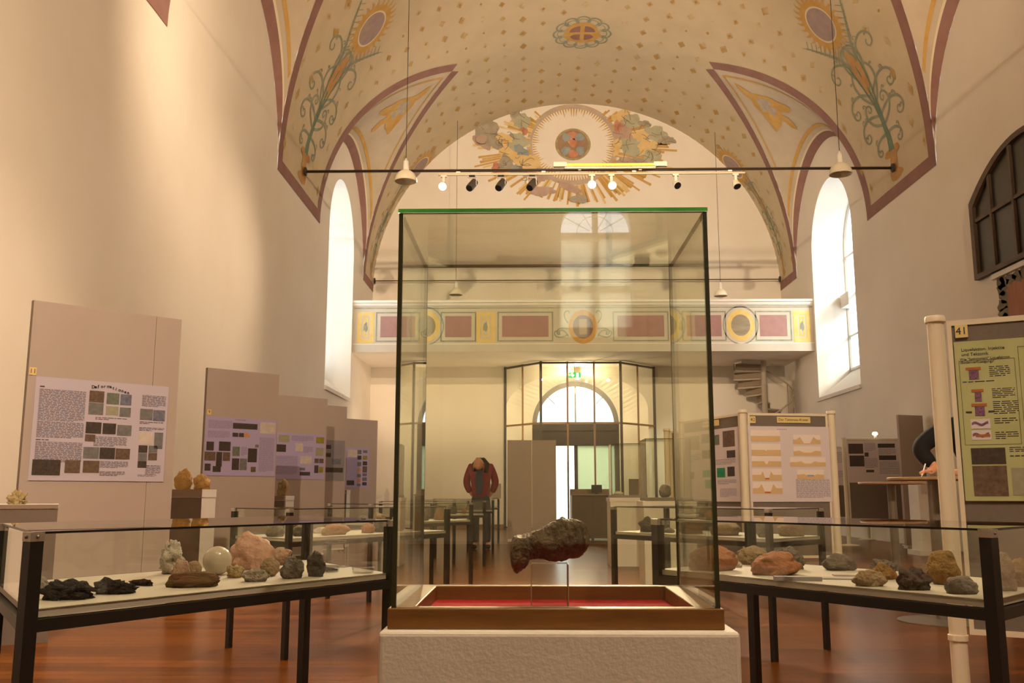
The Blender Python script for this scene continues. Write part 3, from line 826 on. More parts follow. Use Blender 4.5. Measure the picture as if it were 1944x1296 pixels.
# ------------------------------------------------------------------ spiral stair under the gallery
st = thing('spiral_stair', 'grey spiral stair rising to the gallery in the far corner', 'stair', (6.42, 25.6, 0))
M_stair = mat('stair_grey', 'b3a692', .7, col2='a3957f', scale=6, amount=1.0); M_stairwall = mat('stair_wall', '8a7760', .8)
mb = MB(); mb.lathe([(.075, 0), (.075, 4.55)], 16); mb.build('newel', M_stair, st, smooth='auto')
for k in range(22):
    a0 = math.radians(-175 + (k - 21) * 24); zt_ = 4.5 - (21 - k) * .205
    if zt_ < .1: continue
    a1 = a0 + math.radians(26)
    pr = [(.06 * math.cos(a0), .06 * math.sin(a0)), (.80 * math.cos(a0), .80 * math.sin(a0)), (.80 * math.cos(a1), .80 * math.sin(a1)), (.06 * math.cos(a1), .06 * math.sin(a1))]
    mb = MB(); mb.prism(pr, zt_ - .045, zt_); mb.build('tread', M_stair, st)
    mb = MB(); mb.bar((.06 * math.cos(a0 + .03), .06 * math.sin(a0 + .03), zt_ - .12), (.78 * math.cos(a0 + .03), .78 * math.sin(a0 + .03), zt_ - .12), .02, .15, up=(0, 0, 1)); mb.build('riser', M_stairwall, st)
    if k % 2 == 0:
        mb = MB(); mb.bar((.78 * math.cos(a0 + .1), .78 * math.sin(a0 + .1), zt_), (.78 * math.cos(a0 + .1), .78 * math.sin(a0 + .1), min(zt_ + .9, 4.5)), .022); mb.build('baluster', M_stair, st)
hp = []
for k in range(0, 18): 
    a0 = math.radians(-175 + (k - 21) * 24) + .1; hp.append((.78 * math.cos(a0), .78 * math.sin(a0), 4.5 - (21 - k) * .205 + .9))
mb = MB(); mb.tube(hp, .022, n=8); mb.build('handrail', M_stair, st, smooth=True)

# ------------------------------------------------------------------ dark arched window and fresco on the right wall
dw = thing('dark_window', 'dark wooden segmental-arched window high on the wall above the yellow poster', 'window', (XR, 13.3, 4.36))
HW, SP, RI = 1.65, 1.28, .62
def segz(y): return SP + RI * (1 - (y / HW) ** 2)
outer = [(-HW, 0), (HW, 0)] + [(HW - 2 * HW * k / 20, segz(HW - 2 * HW * k / 20)) for k in range(21)]
mb = MB()
inn_ = [(p[0] * .93, max(.08, p[1] - .09)) if p[1] > 0 else (p[0] * .93, .08) for p in outer]
for k in range(len(outer)):
    k2 = (k + 1) % len(outer); mb.prism([outer[k], outer[k2], inn_[k2], inn_[k]], -.09, -.002, axis='x')
mb.build('frame', M_darkwood, dw)
mb = MB(); mb.prism(inn_, -.03, -.02, axis='x'); mb.build('pane', mat('dark_pane', '26200f', .35, spec=.5), dw)
for y in (-1.0, -.33, .33, 1.0):
    mb = MB(); mb.box(-.075, -.031, y - .03, y + .03, .08, segz(y) - .08); mb.build('mullion', M_darkwood, dw)
mb = MB(); mb.box(-.07, -.031, -HW * .93, HW * .93, .93, .985); mb.build('glazing_bar', M_darkwood, dw)
mb = MB(); mb.box(-.06, 0, -HW * 0.72, HW * .72, -.10, -.02); mb.build('sill', M_white, dw)
def RWm(y, z, lift=.006): return Vector((XR - lift, y, z))
mb = MB(); rect(mb, 12.2, 14.2, 2.9, 4.22, RWm); mb.build('painted_curtain', mat('paint_curtain', '9c6654', .9, col2='b08468', scale=2.5, amount=1.3, stretch=(1, 5, 1)), wall_right)
mb = MB()
for k in range(9): blob(mb, (14.3 - .03 * (k % 3), 4.18 - k * .12), .14, .10, lambda y, z: RWm(y, z, .008), 12, rough=.3, seed=k)
for k in range(9): blob(mb, (14.2 - k * .2, 4.17), .14, .09, lambda y, z: RWm(y, z, .008), 12, rough=.3, seed=k + 20)
stuff(mb.build('painted_drapery_fringe', mat('paint_fringe', '857a62', .9, col2='6a6a5a', scale=5, amount=1.3), wall_right))

# ------------------------------------------------------------------ tie rods, light track, spotlights, pendants
def tie_rod(Y, z, label, r=.028):
    t = thing('tie_rod', label, 'rod', (XC, Y, z))
    mb = MB(); mb.tube([(XL + .10 - XC, 0, 0), (XR - .10 - XC, 0, 0)], r, n=10); mb.build('rod', M_bronzed, t, smooth=True)
    for s, x in ((-1, XL), (1, XR)):
        mb = MB(); mb.lathe([(.09, 0), (.09, .03), (.03, .05)], 16, M=Matrix.Rotation(-s * P90, 4, 'Y')); o = mb.build('anchor_plate', M_bronzed, t, smooth='auto'); o.location = (x - XC - s * .07, 0, 0)
    return t
tie_rod(17.92, 7.33, 'dark iron tie rod carrying the row of spotlights across the vault')
tie_rod(26.45, 7.05, 'thin pale tie rod just before the wall above the gallery', .014)
trk = thing('light_track', 'white lighting track hung under the iron tie rod', 'track', (1.2, 17.92, 7.25))
mb = MB(); mb.box(-3.0, 3.1, -.016, .016, -.02, .018); mb.build('track_bar', mat('track_tan', 'b5a588', .5), trk)
for x in (-2.6, -.9, .9, 2.8):
    mb = MB(); mb.box(x - .04, x + .04, -.035, .035, .02, .05); mb.build('clip', M_white, trk)

M_spotdark = mat('spot_body_grey', '4a443c', .4, metal=.4); M_spotwhite = mat('spot_body_white', 'cfc6b4', .5); M_lensdark = mat('spot_lens_dark', '0c0a08', .3)
M_bulb = mat('lamp_glow', 'ffd9a0', .5, emit=25.0); M_glow2 = mat('tube_glow', 'ffae3c', .5, emit=.85)
def spot(x, Y, z, aim, lit, label, dark=True, power=0, angle=60, yoke=True, group=None):
    t = thing('spotlight', label, 'spotlight', (x, Y, z), 0, group)
    d = (Vector(aim) - Vector((x, Y, z - .2))).normalized()
    R = d.to_track_quat('-Z', 'Y').to_matrix().to_4x4(); c = Vector((0, 0, -.2))
    body = M_spotdark if dark else M_spotwhite
    mb = MB(); mb.box(-.06, .06, -.03, .03, -.035, 0); mb.build('adapter', M_lensdark if dark else M_spotwhite, t)
    if dark:
        mb = MB()
        for s in (-1, 1): mb.bar((s * .085, 0, -.04), (s * .085, 0, -.2), .012, .02)
        mb.bar((-.085, 0, -.045), (.085, 0, -.045), .02, .012); mb.build('yoke', M_alu, t)
        prof = [(.03, .16), (.075, .13), (.08, -.10), (.072, -.14)]
    else:
        mb = MB(); mb.bar((0, 0, -.03), (0, 0, -.17), .05); mb.build('arm', M_spotwhite, t)
        prof = [(.025, .10), (.05, .06), (.085, -.06), (.085, -.09)]
    mb = MB(); mb.lathe(prof, 20, c=c, M=R); mb.build('housing', body, t, smooth='auto')
    zl = prof[-1][1]
    mb = MB(); mb.lathe([(.001, zl - .004), (prof[-1][0] * .86, zl - .004)], 20, c=c, M=R, caps=False); mb.build('lens', M_bulb if lit else M_lensdark, t)
    if lit:
        p = Vector((x, Y, z)) + c + d * (abs(zl) + .03)
        spot_light('spot_beam', p, aim, power, angle, 1.0 if angle >= 75 else .6, .05)
    return t
TZ = 7.229
spot(-1.69, 17.92, TZ, (-3.5, 9.0, 1.0), True, 'lit white spotlight at the end of the row near the small side lamp', dark=False, power=480, angle=75)
spot(-1.125, 17.92, TZ, (-1.7, 16.9, 5.9), False, 'unlit grey spotlight with yoke, first of the three beside the lit end lamp')
spot(-.548, 17.92, TZ, (-1.1, 16.9, 5.9), False, 'unlit grey spotlight with yoke, middle one of the three')
spot(.071, 17.92, TZ, (-.5, 16.9, 5.9), False, 'unlit grey spotlight with yoke, third of the three, toward the glowing tube')
spot(1.263, 17.92, TZ, (.25, 2.5, 1.0), True, 'brightly glaring spotlight below the glowing tube', dark=False, power=1500, angle=60)
spot(1.65, 17.92, TZ, (3.0, 9.2, .8), True, 'lit white spotlight just beside the glaring one', dark=False, power=900, angle=70)
spot(2.922, 17.92, TZ, (3.4, 16.8, 6.0), False, 'small unlit white spotlight past the end of the glowing tube', dark=False)
spot(4.108, 17.92, TZ, (4.4, 17.2, 5.8), False, 'small unlit white spotlight alone near the vault foot', dark=False)
tl = thing('tube_lamp', 'long glowing yellow tube lamp on top of the light track', 'lamp', (1.62, 17.82, 7.40))
mb = MB(); mb.tube([(-.86, 0, 0), (.86, 0, 0)], .027, n=12); mb.build('tube', M_glow2, tl, smooth='auto')
for s in (-1, 1):
    mb = MB(); mb.box(s * .99 - .13, s * .99 + .13, -.045, .045, -.045, .045); mb.build('end_cap', M_spotwhite, tl)
mb = MB(); mb.box(-.9, .9, -.03, .03, -.085, -.05); mb.build('channel', M_spotwhite, tl)
for x in (-.6, .6):
    mb = MB(); mb.box(x - .03, x + .03, .031, .070, -.10, -.05); mb.build('bracket', M_spotwhite, tl)

def pendant(x, Y, zb, sc, label):
    t = thing('pendant_lamp', label, 'lamp', (x, Y, zb))
    prof = [(.19, 0), (.192, .01), (.185, .07), (.15, .14), (.09, .185), (.055, .20), (.05, .21)]
    mb = MB(); mb.lathe([(r * sc, z * sc) for r, z in prof], 28, caps=False); mb.lathe([(r * sc * .97, z * sc - .002) for r, z in prof], 28, caps=False)
    mb.build('shade', mat('enamel_shade', 'e6dcc4', .35), t, smooth=True)
    mb = MB(); mb.lathe([(.052 * sc, .20 * sc), (.045 * sc, .36 * sc), (.02 * sc, .385 * sc), (.008, .42 * sc)], 16); mb.build('neck', M_white, t, smooth='auto')
    mb = MB(); mb.lathe([(.035 * sc, .16 * sc), (.05 * sc, .09 * sc), (.03 * sc, .05 * sc), (.001, .045 * sc)], 14); mb.build('bulb', mat('milk_bulb', 'e8e2d2', .3), t, smooth=True)
    zv = vz(abs(x - XC)) - zb
    mb = MB(); mb.tube([(0, 0, .42 * sc), (0, 0, zv - .01)], .006, n=6); mb.build('cord', M_bronzed, t)
pendant(-2.12, 15.5, 6.28, 1.0, 'white bell-shaped pendant lamp before the left lunette')
pendant(5.35, 15.5, 6.36, 1.0, 'white bell-shaped pendant lamp before the right bright window')
pendant(-2.02, 25.4, 6.40, .95, 'small white pendant lamp over the gallery, seen through the glass case')
pendant(5.29, 25.4, 6.34, .95, 'small white pendant lamp over the gallery beside the right case edge')

# unseen rows: spots above inferred from wall light, floods and rear row added
ROWS = ((9.15, 'above the viewer', [(-4.2, 13.5, 6.5, 240, 120), (-2.6, 7.0, .6, 200, 70), (.1, 3.2, .8, 170, 60), (1.4, 26.0, 8.5, 1500, 60), (1.4, 17.0, 12.4, 560, 110), (5.2, 17.5, 11.0, 190, 75)]),
        (.4, 'behind the viewer', [(-4.55, 6.5, 4.6, 1150, 105), (-1.2, 3.4, .6, 150, 70), (1.375, 7.5, 12.5, 400, 105), (.1, 2.4, .4, 450, 70), (2.75, 9.4, 1.2, 900, 38), (1.4, 26.0, 8.5, 1400, 50)]))
ORD = ('first', 'second', 'third', 'fourth', 'fifth', 'sixth', 'seventh')
for Yt, where, aims in ROWS:
    tie_rod(Yt, 7.33, 'dark iron tie rod ' + where)
    for i, (ax, ay, az, pw, an) in enumerate(aims):
        spot(-1.7 + i * 1.2, Yt, TZ, (ax, ay, az), True, ORD[i] + ' spotlight of the unseen row ' + where, dark=False, power=pw, angle=an, group='added unseen spotlights')
# globe lamp inside the porch
gl = thing('globe_lamp', 'small round lamp over the arched door inside the porch', 'lamp', (1.38, YB + .02, 4.25))
mb = MB(); mb.lathe([(.001, -.09), (.06, -.07), (.085, 0), (.06, .07), (.001, .09)], 18, c=(0, -.22, 0), caps=False); mb.build('globe', mat('globe_glow', 'ffdca0', .5, emit=6.0), gl, smooth=True)
mb = MB(); mb.bar((0, -.16, .03), (0, 0, .10), .03); mb.build('arm', M_bronzed, gl)
d = bpy.data.lights.new('globe_light', 'POINT'); d.energy = 110; d.color = WARM; d.shadow_soft_size = .1
o = bpy.data.objects.new('globe_light', d); COL.objects.link(o); o.location = (1.38, YB - .35, 4.1)

# unseen floor lamps added behind screen and board to brighten the gallery underside
def added_uplighter(x, y, aim, label, pw):
    t = thing('added_uplighter', label, 'lamp', (x, y, 0))
    mb = MB(); mb.lathe([(.13, 0), (.13, .02), (.015, .035), (.015, 1.35)], 18); mb.build('stem', M_bronzed, t, smooth='auto')
    mb = MB(); mb.lathe([(.02, 1.34), (.10, 1.37), (.15, 1.43), (.145, 1.43), (.09, 1.38), (.001, 1.365)], 20, caps=False); mb.build('bowl', M_white, t, smooth='auto')
    mb = MB(); mb.lathe([(.001, 1.378), (.05, 1.380)], 14, caps=False); mb.build('lamp_glass', M_bulb, t)
    spot_light('added_uplight_beam', (x, y, 1.46), aim, pw, 130, .7, .08)
added_uplighter(0.0, 24.3, (-.6, 24.9, 4.6), 'added floor lamp, unseen behind the pair of beige screens', 58)
added_uplighter(-4.1, 24.4, (-3.0, 25.0, 4.6), 'added floor lamp, unseen behind the last tall board', 52)
# ------------------------------------------------------------------ showcase in front
PX0, PX1, PY0, PY1, PZ = -.364, .503, 2.325, 3.0, .626
pl = thing('plinth', 'white rough-painted plinth carrying the glass showcase', 'plinth', ((PX0 + PX1) / 2, (PY0 + PY1) / 2, 0))
hx, hy = (PX1 - PX0) / 2, (PY1 - PY0) / 2
M_plinth = mat('plinth_paint', 'e3dbcd', .8, col2='d9d0c0', scale=6, amount=.9, bump=.10, bscale=90)
mb = MB(); mb.box(-hx, hx, -hy, hy, 0, PZ); mb.build('body', M_plinth, pl, bevel=.012, seg=3)
cs = thing('glass_showcase', 'tall glass showcase with walnut base and red felt floor', 'showcase', (.0625, 2.663, PZ))
CW, CD, FH, CT = .405, .305, .050, 1.061          # half width, half depth, base height, top above plinth
for s in (-1, 1):
    mb = MB(); mb.box(-CW - .004, CW + .004, s * CD - (.045 if s > 0 else .0) + (-.004 if s < 0 else .0), s * CD + (.045 if s < 0 else .0) + (.004 if s > 0 else 0), 0, FH); mb.build('base_rail', M_walnut, cs, bevel=.003)
for s in (-1, 1):
    a, b = (s * CW, s * (CW - .06)) if s < 0 else (s * (CW - .06), s * CW)
    mb = MB(); mb.box(min(a, b), max(a, b), -CD + .045, CD - .045, 0, FH); mb.build('base_rail', M_walnut, cs, bevel=.003)
mb = MB(); mb.box(-CW + .061, CW - .061, -CD + .046, CD - .046, .001, .010); mb.build('felt_floor', M_felt, cs)
TH = .011
def glass_box(x0, x1, y0, y1, z0, z1, parent, name='pane', ax=None, edge=None, gl=None):
    """pane with clear faces across its thin axis and darker cut edges"""
    mb = MB(); mb.box(x0, x1, y0, y1, z0, z1)
    d = {'x': (3, 5), 'y': (2, 4), 'z': (0, 1)}[ax]
    mb.m = [0 if i in d else 1 for i in range(6)]
    return mb.build(name, [gl or M_glass, edge or M_edge], parent)
gw, gd = CW - .004, CD - .004
glass_box(-gw + TH, gw - TH, -gd, -gd + TH, FH, CT - TH, cs, 'front_pane', 'y', gl=M_caseglass)
glass_box(-gw + TH, gw - TH, gd - TH, gd, FH, CT - TH, cs, 'back_pane', 'y', gl=M_caseglass)
glass_box(-gw, -gw + TH, -gd, gd, FH, CT - TH, cs, 'side_pane', 'x', gl=M_caseglass)
glass_box(gw - TH, gw, -gd, gd, FH, CT - TH, cs, 'side_pane', 'x', gl=M_caseglass)
tp = glass_box(-gw - .002, gw + .002, -gd - .002, gd + .002, CT - TH + .0005, CT, cs, 'top_pane', 'z', gl=M_caseglass)
tp.data.materials.append(M_edgegreen); tp.data.polygons[2].material_index = 2      # the polished front edge shows green

M_acryl = glass_mat('acrylic', (.93, .93, .92), f0=.06)
stn = thing('acrylic_stand', 'clear acrylic block holding up the dark fossil', 'stand', (.055, 2.66, PZ + .0105))
mb = MB(); mb.box(-.049, .049, -.03, .03, 0, .126); mb.build('block', M_acryl, stn)
mb = MB(); mb.box(-.052, -.049, -.031, .031, 0, .124); mb.build('edge_strip', mat('acrylic_edge', 'b09a80', .15, spec=.7), stn)
mb = MB(); mb.box(.049, .052, -.031, .031, 0, .124); mb.build('edge_strip', MATS['acrylic_edge'], stn)

# the fossil: lofted from its side outline
stat = [(196, 690, 800), (215, 560, 900), (250, 500, 965), (300, 462, 990), (360, 452, 985), (420, 440, 950), (462, 432, 880), (488, 424, 812), (540, 400, 802), (620, 372, 800), (720, 345, 800), (800, 262, 812), (870, 225, 824), (960, 205, 824), (1060, 192, 812), (1150, 172, 785), (1230, 185, 745), (1300, 238, 702), (1350, 300, 650), (1376, 380, 590), (1388, 450, 520)]
M_fossil = mat('fossil_dark', '7a6244', .5, col2='2c1c12', scale=22, amount=1.3, bump=1.0, bscale=70)
mb = MB(); NR = 36; K = .0001845; vs = []
fine = []
for i in range(len(stat) - 1):
    for j in range(4):
        t = j / 4; fine.append(tuple(stat[i][k] * (1 - t) + stat[i + 1][k] * t for k in range(3)))
fine.append(stat[-1])
for x, t, b in fine:
    cx = (x - 790) * K; zc = .8165 - ((t + b) / 2 - 567) * K; rz = (b - t) / 2 * K
    ry = min(.055, rz * 1.0 + .012) * (0.6 if x < 230 or x > 1370 else 1)
    for k in range(NR):
        a = 2 * math.pi * k / NR
        p = Vector((cx, ry * math.cos(a), rz * math.sin(a)))
        q = Vector((cx, p.y, p.z)) * 28
        nz_ = noise.fractal(q, 1.0, 2.1, 5) * .010 + (noise.noise(q * .45) * .006)
        ridge = 0
        if x > 800 and math.sin(a) > -.2:        # oblique grooves over the rounded end
            ridge = -.009 * max(0, math.sin((x * .8 + math.cos(a) * 160) * .075)) ** 2
        d = p - Vector((cx, 0, 0)); d.normalize()
        vs.append(p + d * (nz_ + ridge) + Vector((0, 0, zc)))
N = len(fine)
mb.add(vs, [(i * NR + k, i * NR + (k + 1) % NR, (i + 1) * NR + (k + 1) % NR, (i + 1) * NR + k) for i in range(N - 1) for k in range(NR)] + [tuple(range(NR - 1, -1, -1)), tuple((N - 1) * NR + k for k in range(NR))])
fo = mb.build('fossil', M_fossil, smooth=True)
tag(fo, 'dark brown lumpy fossil skull propped up inside the glass showcase', 'fossil')
fo.location = (.056, 2.66, 0)

# ------------------------------------------------------------------ rocks
ROCKM = {
    'char': mat('rock_charcoal', '2a231d', .9, col2='120e0b', scale=40, amount=1.4, bump=1, bscale=120),
    'wood': mat('rock_driftwood', '7c5c34', .8, col2='4a351d', scale=10, amount=1.5, bump=.6, bscale=40, stretch=(1, 6, 8)),
    'pink': mat('rock_pink', 'cfa58f', .6, col2='a57a64', scale=18, amount=1.3, bump=.6, bscale=60),
    'white': mat('rock_white', 'd6cbb8', .6, col2='8e8272', scale=30, amount=1.2, bump=.7, bscale=80),
    'speck': mat('rock_speckled', 'b5a991', .7, col2='3f362b', scale=60, amount=.9, bump=.9, bscale=110),
    'tan': mat('rock_tan', 'a8906c', .8, col2='7d684b', scale=25, amount=1.3, bump=.8, bscale=80),
    'redb': mat('rock_redbrown', '8a5a3c', .8, col2='c0a890', scale=22, amount=1.0, bump=.8, bscale=80),
    'grey': mat('rock_grey', '8b8072', .85, col2='5e564b', scale=25, amount=1.4, bump=.9, bscale=80),
    'dark': mat('rock_dark', '5c5144', .8, col2='332b23', scale=22, amount=1.4, bump=.8, bscale=70),
    'orange': mat('rock_orange', 'b5764c', .85, col2='8c6a50', scale=9, amount=1.3, bump=.7, bscale=60),
    'ochre': mat('rock_ochre', 'a98346', .85, col2='6e5430', scale=22, amount=1.4, bump=.9, bscale=80),
    'gold': mat('rock_golden', 'd0a45c', .8, col2='8c6a34', scale=14, amount=1.3, bump=.8, bscale=50),
    'sphere': mat('sphere_polished', 'ccc1ad', .18, col2='ab9f8b', scale=9, amount=1.2, spec=.6),
    'crumb': mat('rock_crumb', 'c9b07c', .8, col2='8f7a50', scale=40, amount=1.2, bump=1, bscale=100),
}
_ico = {}
def ico(n):
    if n not in _ico:
        bm = bmesh.new(); bmesh.ops.create_icosphere(bm, subdivisions=n, radius=1.0)
        _ico[n] = ([v.co.copy() for v in bm.verts], [tuple(v.index for v in f.verts) for f in bm.faces]); bm.free()
    return _ico[n]
def rock_mesh(seed, w, d, h, rough=.35, sub=4, flat=-.55, freq=1.4, squash=1.0, stripes=0):
    vs, fs = ico(sub); out = []; off = Vector((seed * 3.17, seed * 1.71, seed * 2.43))
    for v in vs:
        r = 1 + rough * noise.fractal(v * freq + off, .9, 2.0, 5) + rough * .35 * (noise.cell(v * 2.2 + off) if False else noise.noise(v * 3.1 - off))
        if stripes: r += .02 * math.sin(v.x * stripes)
        p = v * r
        p.z = max(p.z, flat)
        out.append(p)
    xs = [p.x for p in out]; ys = [p.y for p in out]; zs = [p.z for p in out]
    f = lambda q, lo, hi, L: (q - (lo + hi) / 2) / (hi - lo) * L
    return [(f(p.x, min(xs), max(xs), w), f(p.y, min(ys), max(ys), d), (p.z - min(zs)) / (max(zs) - min(zs)) * h) for p in out], fs
def rock(name, label, kind, x, y, z, w, h, d=None, seed=1, rough=.35, sub=4, rot=0.0, cat='rock', group=None, freq=1.4, flat=-.55, stripes=0, tilt=0):
    vs, fs = rock_mesh(seed, w, d or w * .8, h, rough, sub, flat, freq, stripes=stripes)
    mb = MB(); mb.add(vs, fs); o = mb.build(name, ROCKM[kind], smooth=True)
    o.location = (x, y, z); o.rotation_euler = (0, tilt, rot)
    return tag(o, label, cat, group)

# ------------------------------------------------------------------ glass-topped display tables
ZP, ZT, LEG = .69, .865, .032
def table(Nn, E, L, label):
    Nn, E, L = Vector((*Nn, 0)), Vector((*E, 0)), Vector((*L, 0)); R = E + L - Nn
    c = (Nn + E + L + R) / 4
    t = thing('display_table', label, 'table', (c.x, c.y, 0), 0, 'glass-topped display tables')
    q = [p - c for p in (Nn, E, R, L)]
    ue = (q[1] - q[0]).normalized(); un = (q[3] - q[0]).normalized()
    ang = math.atan2(ue.y, ue.x); Rz = Matrix.Rotation(ang, 4, 'Z')
    for p in q:
        mb = MB(); M = Matrix.Translation(p) @ Rz; h = LEG / 2
        mb.box(-h, h, -h, h, 0, ZT - .022, 0, M); mb.build('leg', M_black, t)
        mb = MB(); h2 = h + .001; mb.box(-h2, h2, -h2, h2, ZT - .0215, ZT - .001, 0, M); br_ = mb.build('corner_bracket', M_alu, t)
        mb = MB()
        for sx, sy in ((-1, 0), (0, -1)): mb.lathe([(.004, 0), (.004, .002), (.002, .004)], 10, c=(0, 0, 0), M=M @ Matrix.Translation((sx * h2, sy * h2, ZT - .011)) @ (Matrix.Rotation(-P90, 4, 'Y') if sx else Matrix.Rotation(P90, 4, 'X')))
        stuff(mb.build('bolt', M_steel, br_))
    for i in range(4):
        a, b = q[i], q[(i + 1) % 4]; dd = (b - a).normalized()
        mb = MB(); mb.bar(a + dd * (LEG / 2) + Vector((0, 0, ZP - .035)), b - dd * (LEG / 2) + Vector((0, 0, ZP - .035)), .032, .028); mb.build('rail', M_black, t)
    k = .955
    mb = MB(); ins = [p - (p.normalized() * .002) for p in q]
    poly = [(p.x, p.y) for p in ins]
    mb.prism(poly, ZP - .018, ZP); mb.build('panel', mat('panel_white', 'beb7a6', .6), t)
    g = .0025
    for i in range(4):
        a, b = q[i], q[(i + 1) % 4]; dd = (b - a).normalized(); nn = Vector((-dd.y, dd.x, 0))
        a2, b2 = a + dd * .018, b - dd * .018
        vsx = [a2 + nn * g, b2 + nn * g, b2 - nn * g, a2 - nn * g]
        mb = MB(); mb.add([Vector((p.x, p.y, ZP + .001)) for p in vsx] + [Vector((p.x, p.y, ZT - .006)) for p in vsx], [(0, 3, 2, 1), (4, 5, 6, 7), (0, 1, 5, 4), (1, 2, 6, 5), (2, 3, 7, 6), (3, 0, 4, 7)])
        mb.m = [1, 1, 0, 1, 0, 1]; mb.build('side_pane', [M_glass, M_edge], t)
    mb = MB(); mb.prism([(p.x * 1.005, p.y * 1.005) for p in q], ZT - .0055, ZT); mb.m = [0, 0, 1, 1, 1, 1]; mb.build('top_pane', [M_glass, mat('pane_edge_black', '0d0c08', .3)], t)
    def at(u, v): 
        p = Nn + (E - Nn) * u + (L - Nn) * v
        return (p.x, p.y, ZP + .0005)
    return at
T1 = table((-1.14, 2.18), (-.47, 3.22), (-1.57, 2.82), 'nearest display table of the left row, holding charcoal lumps and a pink boulder')
T2 = table((-1.43, 5.66), (-.60, 6.95), (-1.89, 6.08), 'second display table of the left row, with a long reddish stone')
T3 = table((-1.435, 8.60), (-.605, 9.89), (-1.875, 8.93), 'third display table of the left row')
T4 = table((-1.44, 11.6), (-.61, 12.9), (-1.88, 12.0), 'fourth display table of the left row, with a bottle on top')
T5 = table((-1.44, 14.6), (-.61, 15.9), (-1.88, 15.0), 'fifth display table of the left row, just before the man in red')
T6 = table((-1.44, 18.35), (-.64, 19.65), (-1.88, 18.75), 'last display table of the left row, behind the man in red')
Q1 = table((1.15, 2.42), (.455, 3.40), (1.58, 2.87), 'nearest display table of the right row, with large orange rocks')
Q2 = table((1.41, 5.65), (.60, 6.80), (1.85, 6.10), 'second display table of the right row, under the crater poster')

G1 = 'specimens on the nearest left table'
a = T1
for i, (nm, lab, kind, u, v, w, h, d, kw) in enumerate([
    ('rock', 'grey layered stone behind the corner leg of the nearest left table', 'grey', .05, .50, .07, .044, .09, dict(rough=.25)),
    ('charcoal_lump', 'ragged black charcoal lump next to the corner leg', 'char', .095, .20, .135, .050, .08, dict(rough=.5, freq=2.4)),
    ('charcoal_lump', 'long black charcoal piece beside the ragged lump', 'char', .205, .23, .13, .044, .065, dict(rough=.45, freq=2.6)),
    ('charcoal_stick', 'thin charred stick behind the charcoal pieces', 'char', .30, .42, .085, .02, .022, dict(rough=.3, freq=2.0)),
    ('rock_crystal', 'pale knobbly crystal standing upright on the left table', 'white', .45, .80, .085, .112, .06, dict(rough=.55, freq=2.2, flat=-.9)),
    ('driftwood', 'brown curved piece of petrified wood with pointed end', 'wood', .40, .20, .15, .045, .06, dict(rough=.25)),
    ('rock', 'purplish brown lump behind the petrified wood', 'redb', .415, .47, .055, .066, .05, dict(rough=.3)),
    ('stone_ball', 'small tan stone ball between the lump and the white sphere', 'tan', .475, .57, .048, .052, .048, dict(rough=.12, flat=-.9)),
    ('stone_sphere', 'polished whitish stone sphere beside the pink boulder', 'sphere', .55, .58, .092, .092, .092, dict(rough=.0, flat=-.98)),
    ('boulder', 'large pink boulder, biggest piece on the nearest left table', 'pink', .70, .72, .16, .132, .12, dict(rough=.28)),
    ('rock', 'yellowish crumbly stone at the foot of the pink boulder', 'crumb', .57, .40, .055, .040, .05, dict(rough=.4, freq=2)),
    ('rock', 'black and white speckled stone at the front of the left table', 'speck', .58, .18, .085, .040, .05, dict(rough=.3)),
    ('rock', 'round tan ribbed stone behind the speckled one', 'tan', .67, .34, .062, .058, .058, dict(rough=.16, flat=-.85)),
    ('rock', 'red-brown and white stone behind the tan one', 'redb', .84, .82, .09, .065, .07, dict(rough=.3)),
    ('rock', 'wrinkled grey stone before the dark one at the table front', 'grey', .695, .17, .078, .070, .06, dict(rough=.36)),
    ('rock', 'dark grey upright stone at the right of the wrinkled one', 'dark', .775, .15, .064, .082, .055, dict(rough=.3)),
]):
    x, y, z = a(u, v); rock(nm, lab, kind, x, y, z, w, h, d, seed=i + 1, group=G1, rot=-.3 if 'stick' in nm else 0.12 * (i % 3), **kw)
# dishes, crumbs and a bracket magnifier on the same table
def dish(x, y, z, r, label):
    t = thing('glass_dish', label, 'dish', (x, y, z))
    mb = MB(); mb.lathe([(.001, 0), (r * .95, 0), (r, .003), (r, .016), (r * .97, .016), (r * .96, .004), (.001, .003)], 32, caps=False); mb.build('bowl', M_acryl, t, smooth='auto')
    mb = MB(); mb.lathe([(r + .002, .010), (r + .002, .019), (.001, .0195)], 32, caps=False); mb.build('lid', M_glass, t, smooth='auto')
    return t
x, y, z = a(.86, .30); dish(x, y, z, .045, 'round glass dish of dark crumbs on the nearest left table')
rnd = random.Random(2); mb = MB()
for k in range(60):
    r_, t_ = .036 * math.sqrt(rnd.random()), rnd.uniform(0, 6.28); s = rnd.uniform(.003, .006)
    vs, fs = ico(1); zz = .006 + .006 * (1 - r_ / .036)
    mb.add([(x + r_ * math.cos(t_) + v.x * s, y + r_ * math.sin(t_) + v.y * s, z + zz + v.z * s * .7) for v in vs], fs)
o = stuff(mb.build('dark_crumbs', ROCKM['char'])); o['label'] = 'heap of dark crumbs in the round glass dish'; o['category'] = 'crumbs'
x, y, z = a(.93, .09); dish(x, y, z, .036, 'small flat glass dish at the end of the nearest left table')
x, y, z = a(.955, .46)
t = thing('lens_stand', 'small clear lens stand on the nearest left table', 'stand', (x, y, z))
mb = MB(); mb.lathe([(.045, 0), (.045, .004)], 28); mb.build('base', M_acryl, t)
mb = MB(); mb.bar((.035, 0, .004), (.035, 0, .086), .008); mb.build('upright', M_acryl, t)
mb = MB(); mb.lathe([(.001, .084), (.036, .086), (.040, .090), (.036, .094), (.001, .096)], 28, c=(-.005, 0, 0), caps=False); mb.build('lens', M_acryl, t, smooth=True)

